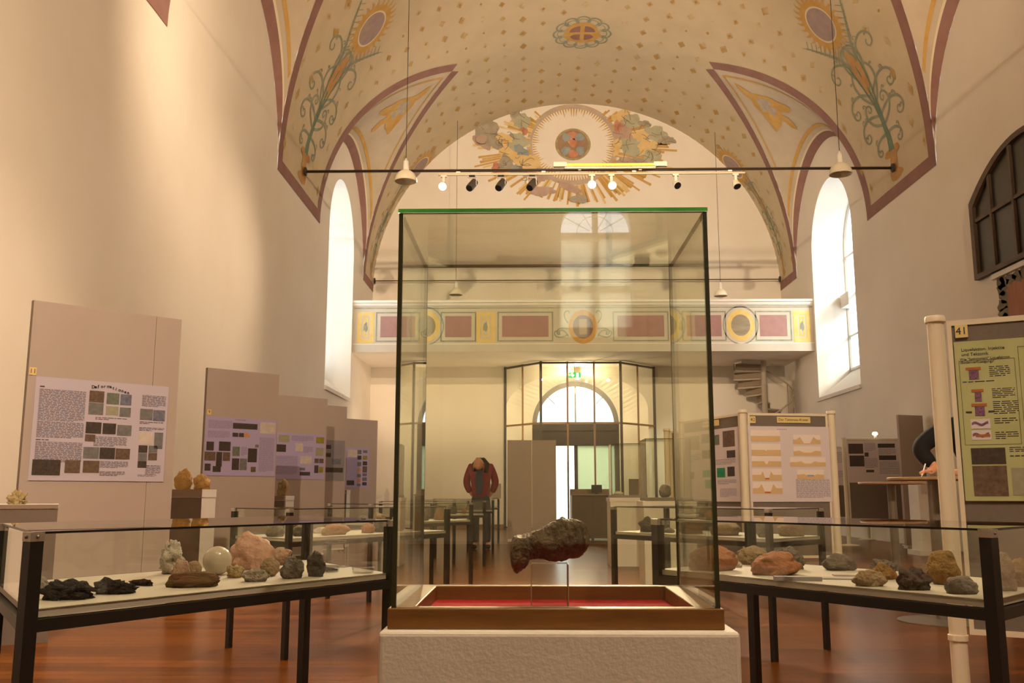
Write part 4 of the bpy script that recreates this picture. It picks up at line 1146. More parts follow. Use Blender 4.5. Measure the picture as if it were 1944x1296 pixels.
G2 = 'specimens on the nearest right table'
for i, (nm, lab, kind, u, v, w, h, d, kw) in enumerate([
    ('rock', 'big brown rounded rock seen through the showcase edge', 'orange', .86, .20, .17, .085, .11, dict(rough=.22)),
    ('rock', 'ribbed grey-beige stone at the back of the right table', 'tan', .90, .74, .125, .070, .10, dict(rough=.2, stripes=34)),
    ('rock', 'tiny white stone between the ribbed and the orange rock', 'white', .87, .48, .034, .020, .03, dict(rough=.2)),
    ('boulder', 'large orange angular rock in the middle of the right table', 'orange', .645, .26, .185, .076, .12, dict(rough=.3)),
    ('rock', 'dark flat wedge-shaped stone behind the orange rock', 'grey', .72, .62, .115, .080, .07, dict(rough=.3, freq=1.8)),
    ('rock', 'rough light grey stone standing apart at the back of the right table', 'grey', .60, .80, .118, .058, .08, dict(rough=.25)),
    ('rock', 'flat tan and grey stone at the front of the right table', 'tan', .325, .12, .10, .046, .06, dict(rough=.25)),
    ('rock', 'ochre stone behind the flat tan one', 'ochre', .38, .48, .10, .052, .06, dict(rough=.35)),
    ('rock', 'greenish grey spiky stone at the back edge of the right table', 'grey', .47, .86, .092, .045, .06, dict(rough=.55, freq=2.4)),
    ('rock', 'lumpy brown-grey stone in two lobes near the corner leg', 'dark', .205, .13, .10, .064, .06, dict(rough=.45, freq=1.9)),
    ('rock', 'grey flat slab of stone under the round orange one', 'grey', .10, .16, .085, .046, .07, dict(rough=.2)),
    ('rock', 'round orange-brown stone beside the corner leg', 'ochre', .215, .50, .10, .098, .09, dict(rough=.18, flat=-.8)),
    ('rock', 'tall grey-pink stone behind the corner leg of the right table', 'tan', .06, .44, .08, .105, .08, dict(rough=.3)),
    ('rock', 'yellow-grey stone at the outer end of the right table', 'ochre', .06, .70, .10, .080, .09, dict(rough=.25)),
]):
    x, y, z = Q1(u, v); rock(nm, lab, kind, x, y, z, w, h, d, seed=i + 31, group=G2, rot=.15 * (i % 4) - .2, **kw)
for i, (u, v, w, d, lab) in enumerate([(.52, .07, .14, .035, 'narrow grey label card before the large orange rock'), (.48, .30, .13, .06, 'flat grey label card lying beside the orange rock'), (.49, .52, .10, .05, 'flat grey label card in the middle of the right table')]):
    x, y, z = Q1(u, v); mb = MB(); mb.box(-w / 2, w / 2, -d / 2, d / 2, 0, .012 if i == 0 else .003)
    o = mb.build('label_card', mat('card_grey', '9b9390', .7)); o.location = (x, y, z); o.rotation_euler = (0, 0, -.12 if i == 0 else -.2); tag(o, lab, 'card', 'grey label cards')

def fill(at, names, items, base, sub=3):
    for i, (col, adj, kind, u, v, w, h) in enumerate(items):
        x, y, z = at(u, v)
        rock('rock', f'{adj} {col} stone on {names}', kind, x, y, z, w, h, w * .8, seed=base + i, sub=sub, rough=.3, rot=i * .5, group='specimens on ' + names)
fill(T2, 'the second left table', [('greenish', 'small', 'grey', .06, .45, .12, .075), ('grey', 'pointed', 'dark', .16, .30, .12, .06), ('brown', 'round', 'tan', .28, .72, .09, .06), ('reddish', 'long', 'orange', .36, .30, .22, .075), ('ochre', 'little', 'ochre', .27, .22, .07, .045), ('orange', 'oval', 'orange', .56, .30, .11, .07), ('dark grey', 'tall', 'dark', .66, .35, .11, .10), ('beige', 'upright', 'tan', .78, .35, .11, .12), ('orange-brown', 'tall jagged', 'ochre', .90, .30, .09, .115), ('grey', 'broad', 'grey', .52, .72, .16, .10), ('pale', 'flat', 'white', .40, .70, .14, .04)], 60)
fill(T3, 'the third left table', [('olive', 'squat', 'grey', .08, .4, .12, .07), ('brown', 'broad', 'tan', .22, .4, .14, .09), ('ochre', 'round', 'ochre', .38, .4, .13, .10), ('brown', 'tall', 'dark', .52, .4, .12, .12), ('grey', 'heaped', 'grey', .66, .4, .13, .11), ('orange', 'knobbly', 'orange', .80, .35, .12, .10), ('dark', 'round', 'dark', .90, .45, .09, .08)], 80)
fill(T4, 'the fourth left table', [('brown', 'broad', 'tan', .15, .4, .14, .09), ('olive', 'heaped', 'grey', .34, .4, .16, .11), ('ochre', 'lumpy', 'ochre', .54, .4, .15, .12), ('dark brown', 'round', 'dark', .72, .4, .14, .11), ('orange', 'small', 'orange', .88, .4, .09, .08)], 95)
fill(T5, 'the fifth left table', [('grey', 'broad', 'grey', .2, .4, .16, .10), ('brown', 'heaped', 'tan', .45, .4, .18, .11), ('orange', 'round', 'orange', .75, .4, .13, .09)], 105)
fill(T6, 'the last left table', [('pale', 'flat', 'white', .3, .4, .2, .06), ('brown', 'squat', 'tan', .6, .4, .16, .07)], 110)
fill(Q2, 'the second right table', [('dark grey', 'craggy', 'dark', .84, .22, .13, .11), ('grey', 'flat', 'grey', .70, .25, .10, .035), ('ochre', 'broad', 'ochre', .56, .30, .18, .10), ('beige', 'long', 'tan', .36, .34, .26, .09), ('pinkish grey', 'tall', 'grey', .12, .30, .11, .11), ('brown', 'heaped', 'tan', .10, .74, .18, .09), ('green-grey', 'small', 'grey', .34, .80, .10, .06)], 120)

t = thing('bottle', 'small clear water bottle standing on the fourth left table', 'bottle', (-1.80, 11.98, ZT + .0005))
mb = MB(); mb.lathe([(.028, 0), (.03, .01), (.03, .10), (.012, .14), (.012, .155)], 18); mb.build('body', M_acryl, t, smooth='auto')
mb = MB(); mb.lathe([(.014, .155), (.014, .172)], 14); mb.build('cap', M_white, t)
x, y, z = T6(.97, .5)
t = thing('notice_panel', 'small grey notice panel standing on the last left table', 'sign', (-.70, 19.55, ZT + .0005), -.3)
mb = MB(); mb.box(-.12, .12, -.008, .008, 0, .30); mb.build('panel', M_board, t)
mb = MB(); mb.box(-.06, .06, -.02, .03, 0, .012); mb.build('foot', M_black, t)
# ------------------------------------------------------------------ posters
PHOTO = [mat('photo_dark', '2d2523', .5, col2='5c5148', scale=45, amount=1.3), mat('photo_grey', '5a5a60', .5, col2='8d8c88', scale=26, amount=1.4), mat('photo_green', '4a5a50', .5, col2='8d8f7c', scale=40, amount=1.4),
         mat('photo_brown', '4a3a33', .5, col2='87705a', scale=40, amount=1.3), mat('photo_blue', '4d4c66', .5, col2='8f93a0', scale=40, amount=1.3), mat('photo_sand', 'aca48c', .5, col2='8c8e74', scale=30, amount=1.3),
         mat('photo_yellow', 'b09a2e', .5, col2='5f6a2a', scale=18, amount=1.2), mat('photo_pale', 'd9cfc6', .5, col2='b7a9a2', scale=14, amount=1.2), mat('photo_brightgreen', '2fae7c', .5, col2='1d6a4c', scale=12, amount=.9), mat('photo_orange', 'c4772f', .5, col2='d8b890', scale=14, amount=1.1)]
def poster(board, x0, z1, w, h, paper, label, pics=(), texts=(), yoff=-.004, ink=None, group='posters on the boards'):
    """sheet lying on the front of a board; pictures and text blocks in fractions of the sheet, origin top left"""
    M = board.matrix_basis if board.parent is None else board.matrix_world
    t = thing('poster', label, 'poster', (0, 0, 0), 0, group)
    ang = board.rotation_euler.z; p = Matrix.Rotation(ang, 4, 'Z') @ Vector((x0, yoff, z1 - h)); t.location = Vector(board.location) + p; t.rotation_euler = (0, 0, ang)
    mb = MB(); mb.box(0, w, -.003, 0, 0, h); mb.build('sheet', paper, t)
    for fx, fy, fw, fh, k in pics:
        mb = MB(); mb.box(fx * w, (fx + fw) * w, -.0045, -.003, h - (fy + fh) * h, h - fy * h); mb.build('printed_photo', PHOTO[k], t)
    if texts:
        rnd = random.Random(len(label)); mb = MB()
        for fx, fy, fw, fh, nl in texts:
            for i in range(nl):
                zc = h - (fy + fh * (i + .5) / nl) * h; th = fh * h / nl * .42
                x = fx * w; xe = (fx + fw * (1 if i < nl - 1 else rnd.uniform(.4, .9))) * w
                while x < xe:
                    L = min(rnd.uniform(.012, .05), xe - x)
                    mb.add([(x, -.0036, zc - th / 2), (x + L, -.0036, zc - th / 2), (x + L, -.0036, zc + th / 2), (x, -.0036, zc + th / 2)], [(0, 1, 2, 3)]); x += L + .006
        stuff(mb.build('printed_text_block', ink or M_ink, t))
    return t

def tall_board(p0, p1, label, H=2.45, seam=None, wheels=False):
    v = Vector((p1[0] - p0[0], p1[1] - p0[1], 0)); L = v.length
    t = thing('display_board', label, 'board', (*p0, 0), math.atan2(v.y, v.x), 'tall beige boards along the left wall')
    z0 = .05
    mb = MB()
    if seam:
        mb.box(0, seam - .002, 0, .045, z0, H); mb.build('panel', M_board, t)
        mb = MB(); mb.box(seam + .002, L, 0, .045, z0, H); mb.build('panel', M_board, t)
    else:
        mb.box(0, L, 0, .045, z0, H); mb.build('panel', M_board, t)
    mb = MB(); mb.box(0, L, -.02, .07, z0 - .02, z0); mb.build('base_plate', M_white, t)
    for x in (.08, L * .5, L - .08):
        mb = MB(); mb.lathe([(.015, -.008), (.015, .008)], 12, c=(x, 0, .015), M=Matrix.Rotation(P90, 4, 'X')); mb.build('caster', M_black, t)
    mb = MB(); mb.box(-.003, 0, 0, .045, z0, H); mb.build('edge_strip', mat('board_edge', '6f6155', .7), t)
    return t, L
def number_tag(board, x, z, s, size=.05, w=.05):
    mb = MB(); mb.box(x, x + w, -.004, -.0005, z, z + w * 1.2); o = mb.build('number_tag', M_cardyellow, board)
    text_mesh('tag_number', s, size, M_ink, o, (x + w / 2, -.0048, z + w * .6), align='CENTER')
b1, L1 = tall_board((-3.87, 7.12), (-3.02, 7.97), 'tall beige board with the number eleven deformation poster', seam=.98)
number_tag(b1, .008, 1.862, '11', .05, .05)
tx = [(.03, .08, .05, .03, 1), (.03, .115, .33, .31, 25), (.03, .43, .33, .16, 12), (.03, .60, .10, .02, 1), (.03, .625, .33, .20, 17), (.44, .555, .25, .10, 8), (.44, .36, .24, .03, 2), (.50, .80, .21, .07, 6), (.50, .90, .19, .05, 4), (.79, .105, .19, .12, 9), (.78, .38, .19, .03, 2), (.78, .44, .2, .04, 3), (.85, .83, .12, .10, 8), (.79, .93, .15, .02, 2)]
pc = [(.385, .10, .11, .115, 3), (.385, .22, .11, .12, 1), (.515, .11, .095, .115, 2), (.62, .115, .085, .11, 4), (.515, .245, .095, .09, 5), (.62, .25, .085, .095, 1), (.375, .415, .115, .115, 0), (.50, .42, .10, .11, 0), (.61, .43, .11, .11, 1), (.375, .54, .075, .07, 3), (.37, .665, .115, .115, 1), (.49, .665, .115, .115, 0), (.61, .67, .11, .11, 3), (.02, .80, .195, .15, 0), (.245, .80, .11, .125, 3), (.375, .80, .12, .12, 3), (.78, .25, .10, .115, 1), (.885, .255, .095, .115, 4), (.78, .49, .11, .13, 7), (.905, .49, .07, .17, 1), (.785, .63, .07, .075, 0), (.785, .71, .07, .075, 1), (.785, .79, .07, .07, 0), (.865, .63, .07, .07, 1), (.865, .705, .07, .075, 3)]
po1 = poster(b1, .06, 1.855, 1.06, .80, M_paper, 'lilac poster on deformed pebbles, full of small print and photos', pc, tx)
for k, ch in enumerate('Deformationen'):
    xx = .42 + k * .024; text_mesh('title_letter', ch, .036, mat('print_title', '1d1626', .7), po1, (xx, -.004, .748 + (.014 * math.sin(k / 6 * 1.57) if k < 7 else .012 - .006 * (k - 6))), (P90, -.06 if k < 7 else .2, 0), bold=.03)
b2, L2 = tall_board((-3.85, 11.08), (-3.17, 11.77), 'tall beige board second in the row along the left wall')
number_tag(b2, .02, 1.89, '9', .05, .05)
poster(b2, .01, 1.87, .94, .70, M_paper_violet, 'violet poster on the second tall board, many small dark photos',
       [(.37, .09, .35, .10, 0), (.37, .26, .08, .07, 0), (.46, .26, .07, .07, 0), (.53, .26, .08, .07, 9), (.76, .05, .23, .2, 7), (.02, .43, .1, .15, 0), (.19, .42, .16, .16, 0), (.0, .60, .15, .15, 3), (.16, .60, .08, .25, 0), (.25, .60, .1, .15, 3), (.01, .80, .08, .12, 0), (.12, .84, .11, .1, 0), (.38, .5, .1, .16, 2), (.60, .52, .13, .24, 0), (.38, .70, .1, .2, 0), (.49, .70, .1, .2, 1), (.65, .84, .07, .09, 3), (.7, .45, .05, .05, 2)],
       [(.03, .06, .33, .14, 9), (.03, .24, .3, .12, 8), (.40, .02, .25, .03, 1), (.5, .5, .09, .15, 8), (.76, .32, .22, .6, 36)], ink=M_ink2)
b3, L3 = tall_board((-3.88, 14.13), (-3.21, 14.84), 'tall beige board third in the row along the left wall')
poster(b3, .02, 1.88, .93, .70, M_paper_violet, 'violet poster on the third tall board with a yellow-green picture',
       [(.10, .05, .2, .16, 5), (.04, .26, .2, .16, 0), (.82, .06, .16, .14, 6), (.82, .30, .15, .18, 5), (.42, .22, .14, .17, 7), (.52, .50, .22, .16, 7), (.52, .75, .1, .06, 4), (.52, .84, .2, .08, 0), (.80, .54, .08, .1, 3), (.89, .54, .09, .1, 3), (.80, .69, .08, .17, 0), (.89, .72, .09, .13, 6)],
       [(.34, .05, .42, .12, 6), (.58, .28, .18, .14, 6), (.05, .50, .42, .4, 22)], ink=M_ink2)
b4, L4 = tall_board((-3.83, 15.53), (-3.16, 16.20), 'tall beige board fourth in the row, carrying a grey poster')
poster(b4, .02, 1.86, .90, .68, M_paper_grey, 'dull grey poster on the fourth tall board', [(.55, .12, .14, .10, 0), (.55, .32, .14, .1, 0), (.72, .46, .2, .14, 4), (.55, .68, .42, .12, 0)], [(.08, .1, .4, .7, 26), (.72, .1, .22, .3, 10), (.55, .84, .4, .1, 4)], ink=M_ink2)
b5, L5 = tall_board((-3.79, 18.61), (-3.12, 19.28), 'tall beige board last in the row along the left wall')
poster(b5, .02, 1.88, .72, .80, M_paper_violet, 'violet poster on the last tall board with two columns of small photos', [(.30, .06, .3, .18, 7), (.62, .06, .13, .1, 2), (.80, .06, .15, .07, 1), (.62, .20, .13, .1, 0), (.80, .20, .15, .1, 6), (.62, .36, .13, .1, 1), (.80, .34, .15, .1, 0), (.62, .52, .13, .09, 9), (.80, .46, .15, .16, 3), (.62, .66, .13, .08, 1), (.80, .64, .15, .07, 4), (.62, .78, .13, .09, 9), (.80, .74, .15, .09, 2), (.28, .82, .25, .12, 0), (.62, .90, .13, .06, 4), (.80, .86, .15, .08, 0)], [(.05, .1, .22, .75, 30)], ink=M_ink2)
# two-leaf screen beside the entrance
sc_ = thing('folding_screen', 'pair of plain beige screen panels before the entrance porch', 'screen', (-.455, 19.55, 0))
for k, (x0, x1) in enumerate(((0, .505), (.51, 1.01))):
    mb = MB(); mb.box(x0, x1, 0, .05, .05, 2.06); mb.build('panel', M_board, sc_)
    mb = MB(); mb.box(x0 + .01, x1 - .01, -.06, .11, 0, .05); mb.build('foot', M_white, sc_)
# narrow beige board behind the bent visitor
t = thing('display_board', 'narrow pale board by the right wall behind the person in black', 'board', (6.72, 17.2, 0), math.radians(20))
mb = MB(); mb.box(0, .55, 0, .05, .05, 2.38); mb.build('panel', M_board, t)
mb = MB(); mb.box(0, .55, -.03, .08, 0, .05); mb.build('base_plate', M_white, t)

# ------------------------------------------------------------------ pedestals on the left with stones
M_pedfront = mat('shade_and_sign_brown', '73655a', .7, col2='6a5c51', scale=4)  # shade on pedestal fronts kept in the colour; plain brown on the text panel
def pedestal(x0, x1, y0, y1, h, label, lid=.08, rz=0.0):
    t = thing('pedestal', label, 'pedestal', ((x0 + x1) / 2, (y0 + y1) / 2, 0), rz); hx, hy = (x1 - x0) / 2, (y1 - y0) / 2
    mb = MB(); mb.box(-hx, hx, -hy + .004, hy, 0, h - lid); mb.build('body', M_white, t)
    mb = MB(); mb.box(-hx, hx, -hy, -hy + .004, 0, h - lid - .004); mb.build('shaded_front', M_pedfront, t)  # shaded face painted darker than the white sides
    mb = MB(); mb.box(-hx - .004, hx + .004, -hy - .004, hy + .004, h - lid, h); mb.build('lid', M_white, t)
    mb = MB(); mb.box(-hx - .002, hx + .002, -hy - .0065, -hy - .004, h - lid + .002, h - .001); mb.build('lid_shaded_front', mat('lid_shade_brown', '8f7a69', .7), t)  # shade on the lid's front, painted brown
    return h
h = pedestal(-3.62, -3.20, 6.15, 6.55, .885, 'pedestal at the left edge with a pale coral on top', .03, .48)
rock('coral', 'pale branching coral on the pedestal at the left edge', 'crumb', -3.42, 6.3, h, .15, .10, .1, seed=200, rough=.7, freq=3, cat='coral')
h = pedestal(-3.63, -3.295, 9.5, 9.93, 1.0, 'pedestal with two ochre stones between the first two boards')
rock('rock', 'pointed ochre stone on the pedestal, the one at left', 'gold', -3.56, 9.70, h, .19, .22, .2, seed=201, rough=.3)
rock('rock', 'lower ochre stone on the pedestal, leaning beside the pointed one', 'gold', -3.365, 9.68, h, .17, .16, .2, seed=202, rough=.25)
h = pedestal(-3.42, -3.27, 12.7, 13.15, .93, 'pedestal with a brown stone before the third board', .06)
rock('rock', 'brown rough stone on the pedestal before the third board', 'tan', -3.36, 12.9, h, .17, .24, .2, seed=203, rough=.3)
pedestal(-3.42, -3.36, 17.4, 17.75, 1.03, 'slim empty pedestal before the last tall board', .06)

# ------------------------------------------------------------------ boards on cream posts (right)
def cream_post(t, x, y, h, r=.038, base=False):
    mb = MB(); mb.lathe([(r, 0), (r, h - .035)], 20, c=(x, y, 0)); mb.build('post', M_post, t, smooth='auto')
    mb = MB(); mb.lathe([(r + .004, h - .035), (r + .009, h - .03), (r + .009, h - .008), (r + .004, h)], 20, c=(x, y, 0)); mb.build('post_cap', M_post, t, smooth='auto')
    mb = MB(); mb.lathe([(r + .006, .29), (r + .006, .315)], 20, c=(x, y, 0)); mb.build('collar', M_post, t, smooth='auto')
    if base:
        mb = MB(); mb.lathe([(.2, 0), (.2, .012), (.06, .03)], 28, c=(x, y, 0)); mb.build('foot_disc', M_post, t, smooth='auto')
def post_board(p0, p1, label, h, zb=.32, panel=None, posts=(1, 1), base=False, group='exhibition boards on posts'):
    v = Vector((p1[0] - p0[0], p1[1] - p0[1], 0)); L = v.length
    t = thing('exhibition_board', label, 'board', (*p0, 0), math.atan2(v.y, v.x), group)
    if posts[0]: cream_post(t, 0, 0, h, base=base)
    if posts[1]: cream_post(t, L, 0, h, base=base)
    x0, x1, z1 = .05, L - .05, h - .03
    mb = MB(); mb.box(x0 + .02, x1 - .02, -.008, .012, zb + .02, z1 - .02); mb.build('panel', panel or M_greypanel, t)
    for a in ((x0, x1, zb, zb + .025), (x0, x1, z1 - .025, z1)):
        mb = MB(); mb.box(a[0], a[1], -.014, .018, a[2], a[3]); mb.build('frame_rail', M_post, t)
    for xx in (x0, x1 - .02):
        mb = MB(); mb.box(xx, xx + .02, -.014, .018, zb + .025, z1 - .025); mb.build('frame_stile', M_post, t)
    return t, L
def title_card(board, x, z, w, hh, s, size):
    mb = MB(); mb.box(x, x + w, -.018, -.0145, z, z + hh); o = mb.build('title_card', M_cardyellow, board)
    text_mesh('title_text', s, size, M_ink, o, (x + .015, -.019, z + hh / 2))
# number 41, close at the right edge
e41, Le = post_board((1.965, 4.50), (2.85, 4.03), 'grey board 41 on cream posts at the right edge', 1.80)
mb = MB(); mb.box(.085, .14, -.018, -.0145, 1.685, 1.745); o = mb.build('number_tag', M_cardyellow, e41); text_mesh('tag_number', '41', .05, M_ink, o, (.1125, -.019, 1.715), align='CENTER')
title_card(e41, .385, 1.705, .42, .062, 'Donnerlöcher', .05)
po = poster(e41, .075, 1.665, .86, .745, M_paper_green, 'yellow-green poster with diagrams on board 41', [(.045, .675, .165, .10, 0), (.045, .785, .165, .185, 3), (.23, .80, .4, .165, 5), (.66, .67, .3, .3, 2), (.315, .475, .22, .115, 9)],
    [(.165, .165, .1, .07, 6), (.03, .252, .18, .015, 1), (.17, .305, .11, .065, 6), (.17, .385, .12, .085, 7), (.17, .49, .11, .04, 3), (.17, .575, .11, .05, 4), (.34, .085, .6, .09, 7), (.34, .20, .55, .05, 4), (.37, .29, .5, .09, 7), (.37, .39, .52, .13, 9), (.23, .67, .4, .035, 3), (.23, .72, .4, .015, 1)], yoff=-.0155)
text_mesh('heading_text', 'Liquefaktion, Injektite', .021, M_ink, po, (.03, -.004, .745 * .945)); text_mesh('heading_text', 'und Tektonik', .021, M_ink, po, (.03, -.004, .745 * .915))
text_mesh('heading_text', 'Wie "funktioniert" Liquefaktion', .0165, M_ink, po, (.022, -.004, .745 * .885)); text_mesh('heading_text', '(Bodenverflüssigung)?', .0165, M_ink, po, (.022, -.004, .745 * .865))
M_grain = mat('print_grains', '5a3a58', .6, col2='a0708c', scale=120, amount=.8); M_soil = mat('print_soil', 'b06a34', .6)
for x, y, w_ in ((.05, .185, .075), (.07, .325, .06), (.065, .415, .075)):
    mb = MB(); mb.box(x * .86, (x + w_) * .86, -.0048, -.003, .745 * (1 - y), .745 * (1 - y + .017)); mb.build('printed_diagram_bar', M_soil, po)
    mb = MB(); mb.box((x + .015) * .86, (x + w_ - .012) * .86, -.0046, -.003, .745 * (1 - y - .06), .745 * (1 - y - .002)); mb.build('printed_diagram_grain', M_grain, po)
for y, soil in ((.495, 0), (.565, 1)):
    mb = MB(); mb.box(.055 * .86, .15 * .86, -.0044, -.003, .745 * (1 - y - .06), .745 * (1 - y)); mb.build('printed_diagram_card', M_paper_white, po)
    pts = [((.06 + .08 * k / 8) * .86, .745 * (1 - y - .03 + .008 * math.sin(k))) for k in range(9)]
    mb = MB(); mb.prism([(p[0], p[1] + .006) for p in pts] + [(p[0], p[1] - .006) for p in pts[::-1]], -.0052, -.0044, axis='y'); mb.build('printed_diagram_grain', M_grain, po)
    if soil: mb = MB(); mb.box(.075 * .86, .145 * .86, -.0056, -.0044, .745 * (1 - y - .042), .745 * (1 - y - .026)); mb.build('printed_diagram_bar', M_soil, po)
for x, d in ((.035, 1), (.145, -1)):
    mb = MB(); mb.box(x * .86, (x + .03) * .86, -.0048, -.003, .745 * .545, .745 * .555); mb.build('printed_arrow', M_ink, po)
for (x0, x1, y0, y1) in ((.02, .29, .125, .655), (.31, .97, .055, .655)):
    mb = MB()
    for q in ((x0, x1, y0, y0), (x0, x1, y1, y1), (x0, x0, y0, y1), (x1, x1, y0, y1)):
        mb.box(q[0] * .86 - .0008, q[1] * .86 + .0008, -.0038, -.003, .745 * (1 - q[3]) - .0008, .745 * (1 - q[2]) + .0008)
    stuff(mb.build('printed_border', M_ink, po))
# number 42, the crater board: two leaves sharing a post
e42, L42 = post_board((2.175, 9.60), (3.12, 9.75), 'grey board on cream posts with the crater poster, middle right', 1.80)
mb = MB(); mb.box(.07, .13, -.018, -.0145, 1.665, 1.735); o = mb.build('number_tag', M_cardyellow, e42); text_mesh('tag_number', '42', .05, M_ink, o, (.10, -.019, 1.70), align='CENTER')
title_card(e42, .36, 1.672, .36, .062, 'Der Tüttensee-Krater', .036)
PW, PH = .868, .76
M_tan = mat('print_tan', 'd8b98a', .6); M_lava = mat('print_lava', 'c4622e', .6); M_lake = mat('print_lake', '8fa3b4', .6)
pk = poster(e42, .045, 1.635, PW, PH, M_paper_white, 'pale poster with a column of crater cross-sections', [], [(.56, .70, .42, .25, 17), (.36, .03, .28, .02, 1)], yoff=-.0155, ink=M_ink2)
def section(x, y, w, h, depth, wid, lava=0, rim=0):
    mb = MB(); mb.box(x * PW, (x + w) * PW, -.0042, -.003, PH * (1 - y - h), PH * (1 - y)); mb.build('printed_card', mat('print_card', 'efe2d8', .55), pk)
    g = .5 * h; X0, X1, ZT_, ZB_ = x * PW, (x + w) * PW, PH * (1 - y - g), PH * (1 - y - h * .97)
    cx = (X0 + X1) / 2; dw_ = wid * w * PW / 2; dd = depth * (ZT_ - ZB_)
    rm = rim * (ZT_ - ZB_)
    prof_ = [(X0, ZB_), (X1, ZB_), (X1, ZT_), (cx + dw_ * 1.5, ZT_), (cx + dw_, ZT_ + rm), (cx + dw_ * .45, ZT_ - dd), (cx - dw_ * .45, ZT_ - dd), (cx - dw_, ZT_ + rm), (cx - dw_ * 1.5, ZT_), (X0, ZT_)]
    mb = MB(); mb.prism(prof_, -.0050, -.0042, axis='y'); mb.build('printed_ground', M_tan, pk)
    if lava: mb = MB(); mb.box(cx - dw_ * .5, cx + dw_ * .5, -.0056, -.0050, ZT_ - dd - .006, ZT_ - dd + .008); mb.build('printed_melt', M_lava if lava == 1 else M_lake, pk)
for k, (y, dp, wd, lv, rm) in enumerate(((.05, .0, .2, 0, 0), (.235, .15, .1, 0, .05), (.385, .5, .16, 0, .05), (.565, .7, .28, 1, .6), (.74, .75, .4, 1, .7))): section(.03, y, .36, .16, dp, wd, lv, rm)
for (x, y, w_, dp, wd, lv, rm) in ((.55, .11, .34, .8, .5, 0, .6), (.55, .265, .34, .3, .6, 0, .15), (.50, .41, .44, .3, .4, 0, .2), (.58, .575, .33, .25, .5, 2, .1)): section(x, y, w_, .13, dp, wd, lv, rm)
e42b, L42b = post_board((1.75, 10.80), (2.175, 9.60), 'grey leaf of the crater board turned away, with a photo poster', 1.80, posts=(1, 0))
title_card(e42b, .5, 1.672, .34, .062, 'Gesteine', .034)
poster(e42b, .05, 1.635, 1.16, .76, M_paper_white, 'pale poster with green and brown photos beside the crater poster', [(.05, .06, .27, .2, 5), (.36, .05, .14, .13, 1), (.56, .08, .12, .14, 2), (.74, .04, .2, .22, 3), (.80, .31, .14, .10, 0), (.36, .28, .16, .12, 1), (.62, .54, .14, .13, 8), (.80, .53, .12, .13, 0), (.36, .56, .14, .10, 8), (.1, .58, .1, .1, 6), (.40, .70, .12, .12, 8)], [(.05, .32, .26, .12, 5), (.58, .42, .36, .08, 4), (.62, .70, .32, .07, 4), (.66, .82, .28, .12, 8)], yoff=-.0155, ink=M_ink2)
# board further back, seen between vitrine and crater board
eb, Lb = post_board((1.80, 12.35), (2.72, 12.75), 'dark grey empty board on cream posts behind the vitrines', 1.80)
mb = MB(); mb.box(.11, .17, -.018, -.0145, 1.63, 1.69); mb.build('number_tag', M_cardyellow, eb)
# far boards by the right wall
ef, Lf = post_board((6.02, 18.16), (7.20, 18.10), 'far grey board by the right wall with dark photos', 2.03, zb=.45, base=True)
poster(ef, .06, 1.97, 1.06, .80, M_paper_white, 'pale poster with dark photos on the far board', [(.02, .08, .26, .24, 0), (.03, .36, .26, .26, 0), (.30, .29, .07, .1, 0), (.54, .08, .3, .1, 0), (.55, .36, .3, .11, 0), (.31, .70, .14, .06, 0)], [(.30, .06, .2, .2, 9), (.30, .42, .22, .24, 10), (.55, .2, .3, .14, 6), (.55, .5, .4, .3, 12)], yoff=-.0155, ink=M_ink2)
ef2, Lf2 = post_board((6.25, 20.6), (7.22, 20.5), 'farthest grey board, half hidden behind another board by the right wall', 2.0, zb=.45, base=True)
poster(ef2, .06, 1.94, .85, .80, M_paper_white, 'half hidden pale poster on the farthest board', [(.3, .42, .1, .12, 0)], [(.05, .1, .6, .3, 10), (.05, .6, .6, .2, 6)], yoff=-.0155, ink=M_ink2)
lp = thing('clip_lamp', 'tiny shining clip lamp on top of the far board', 'lamp', (6.62, 18.13, 2.0))
mb = MB(); mb.box(-.02, .02, -.02, .02, 0, .06); mb.build('clip', M_white, lp)
mb = MB(); mb.lathe([(.001, .06), (.045, .075), (.05, .10), (.03, .125), (.001, .13)], 16, caps=False); mb.build('bulb', mat('small_bulb', 'ffe9c0', .5, emit=12.0), lp, smooth=True)
# white stand near the bar table
t = thing('white_stand', 'white pillar stand with a flared foot beyond the bar table', 'stand', (6.42, 15.4, 0))
mb = MB(); mb.box(-.24, .24, -.2, .2, .08, 1.20); mb.build('shaft', M_white, t)
mb = MB(); mb.box(-.30, .30, -.25, .25, 0, .08); mb.build('foot', M_white, t)
mb = MB(); mb.box(-.2, .2, -.204, -.2, .95, 1.12); mb.build('notice', PHOTO[7], t)

# ------------------------------------------------------------------ bar tables
def bar_table(x, y, r, h, label, rc=.05):
    t = thing('bar_table', label, 'table', (x, y, 0))
    mb = MB(); mb.lathe([(.33, 0), (.33, .006), (.06, .018)], 40); mb.build('base_disc', M_steel, t, smooth='auto')
    mb = MB(); mb.lathe([(rc, .016), (rc, h - .025)], 24); mb.build('column', M_steel, t, smooth='auto')
    mb = MB(); mb.lathe([(r - .01, h - .025), (r, h - .02), (r, h - .004), (r - .006, h)], 44); mb.build('top', mat('beech_top', 'a98a68', .45, col2='98784f', scale=6, stretch=(1, 6, 1)), t, smooth='auto')
    return h
bar_table(3.14, 7.42, .34, 1.08, 'round bar table at which the person in black writes')
bar_table(3.92, 10.35, .34, 1.08, 'second round bar table behind the first one', .045)
mb = MB(); mb.box(-.13, .13, -.09, .09, 0, .002); o = mb.build('paper_sheet', mat('paper_plain', 'e6ded0', .6)); o.location = (3.08, 7.36, 1.0805); o.rotation_euler = (0, 0, .3); tag(o, 'white sheet of paper on the bar table under the writing hand', 'paper')

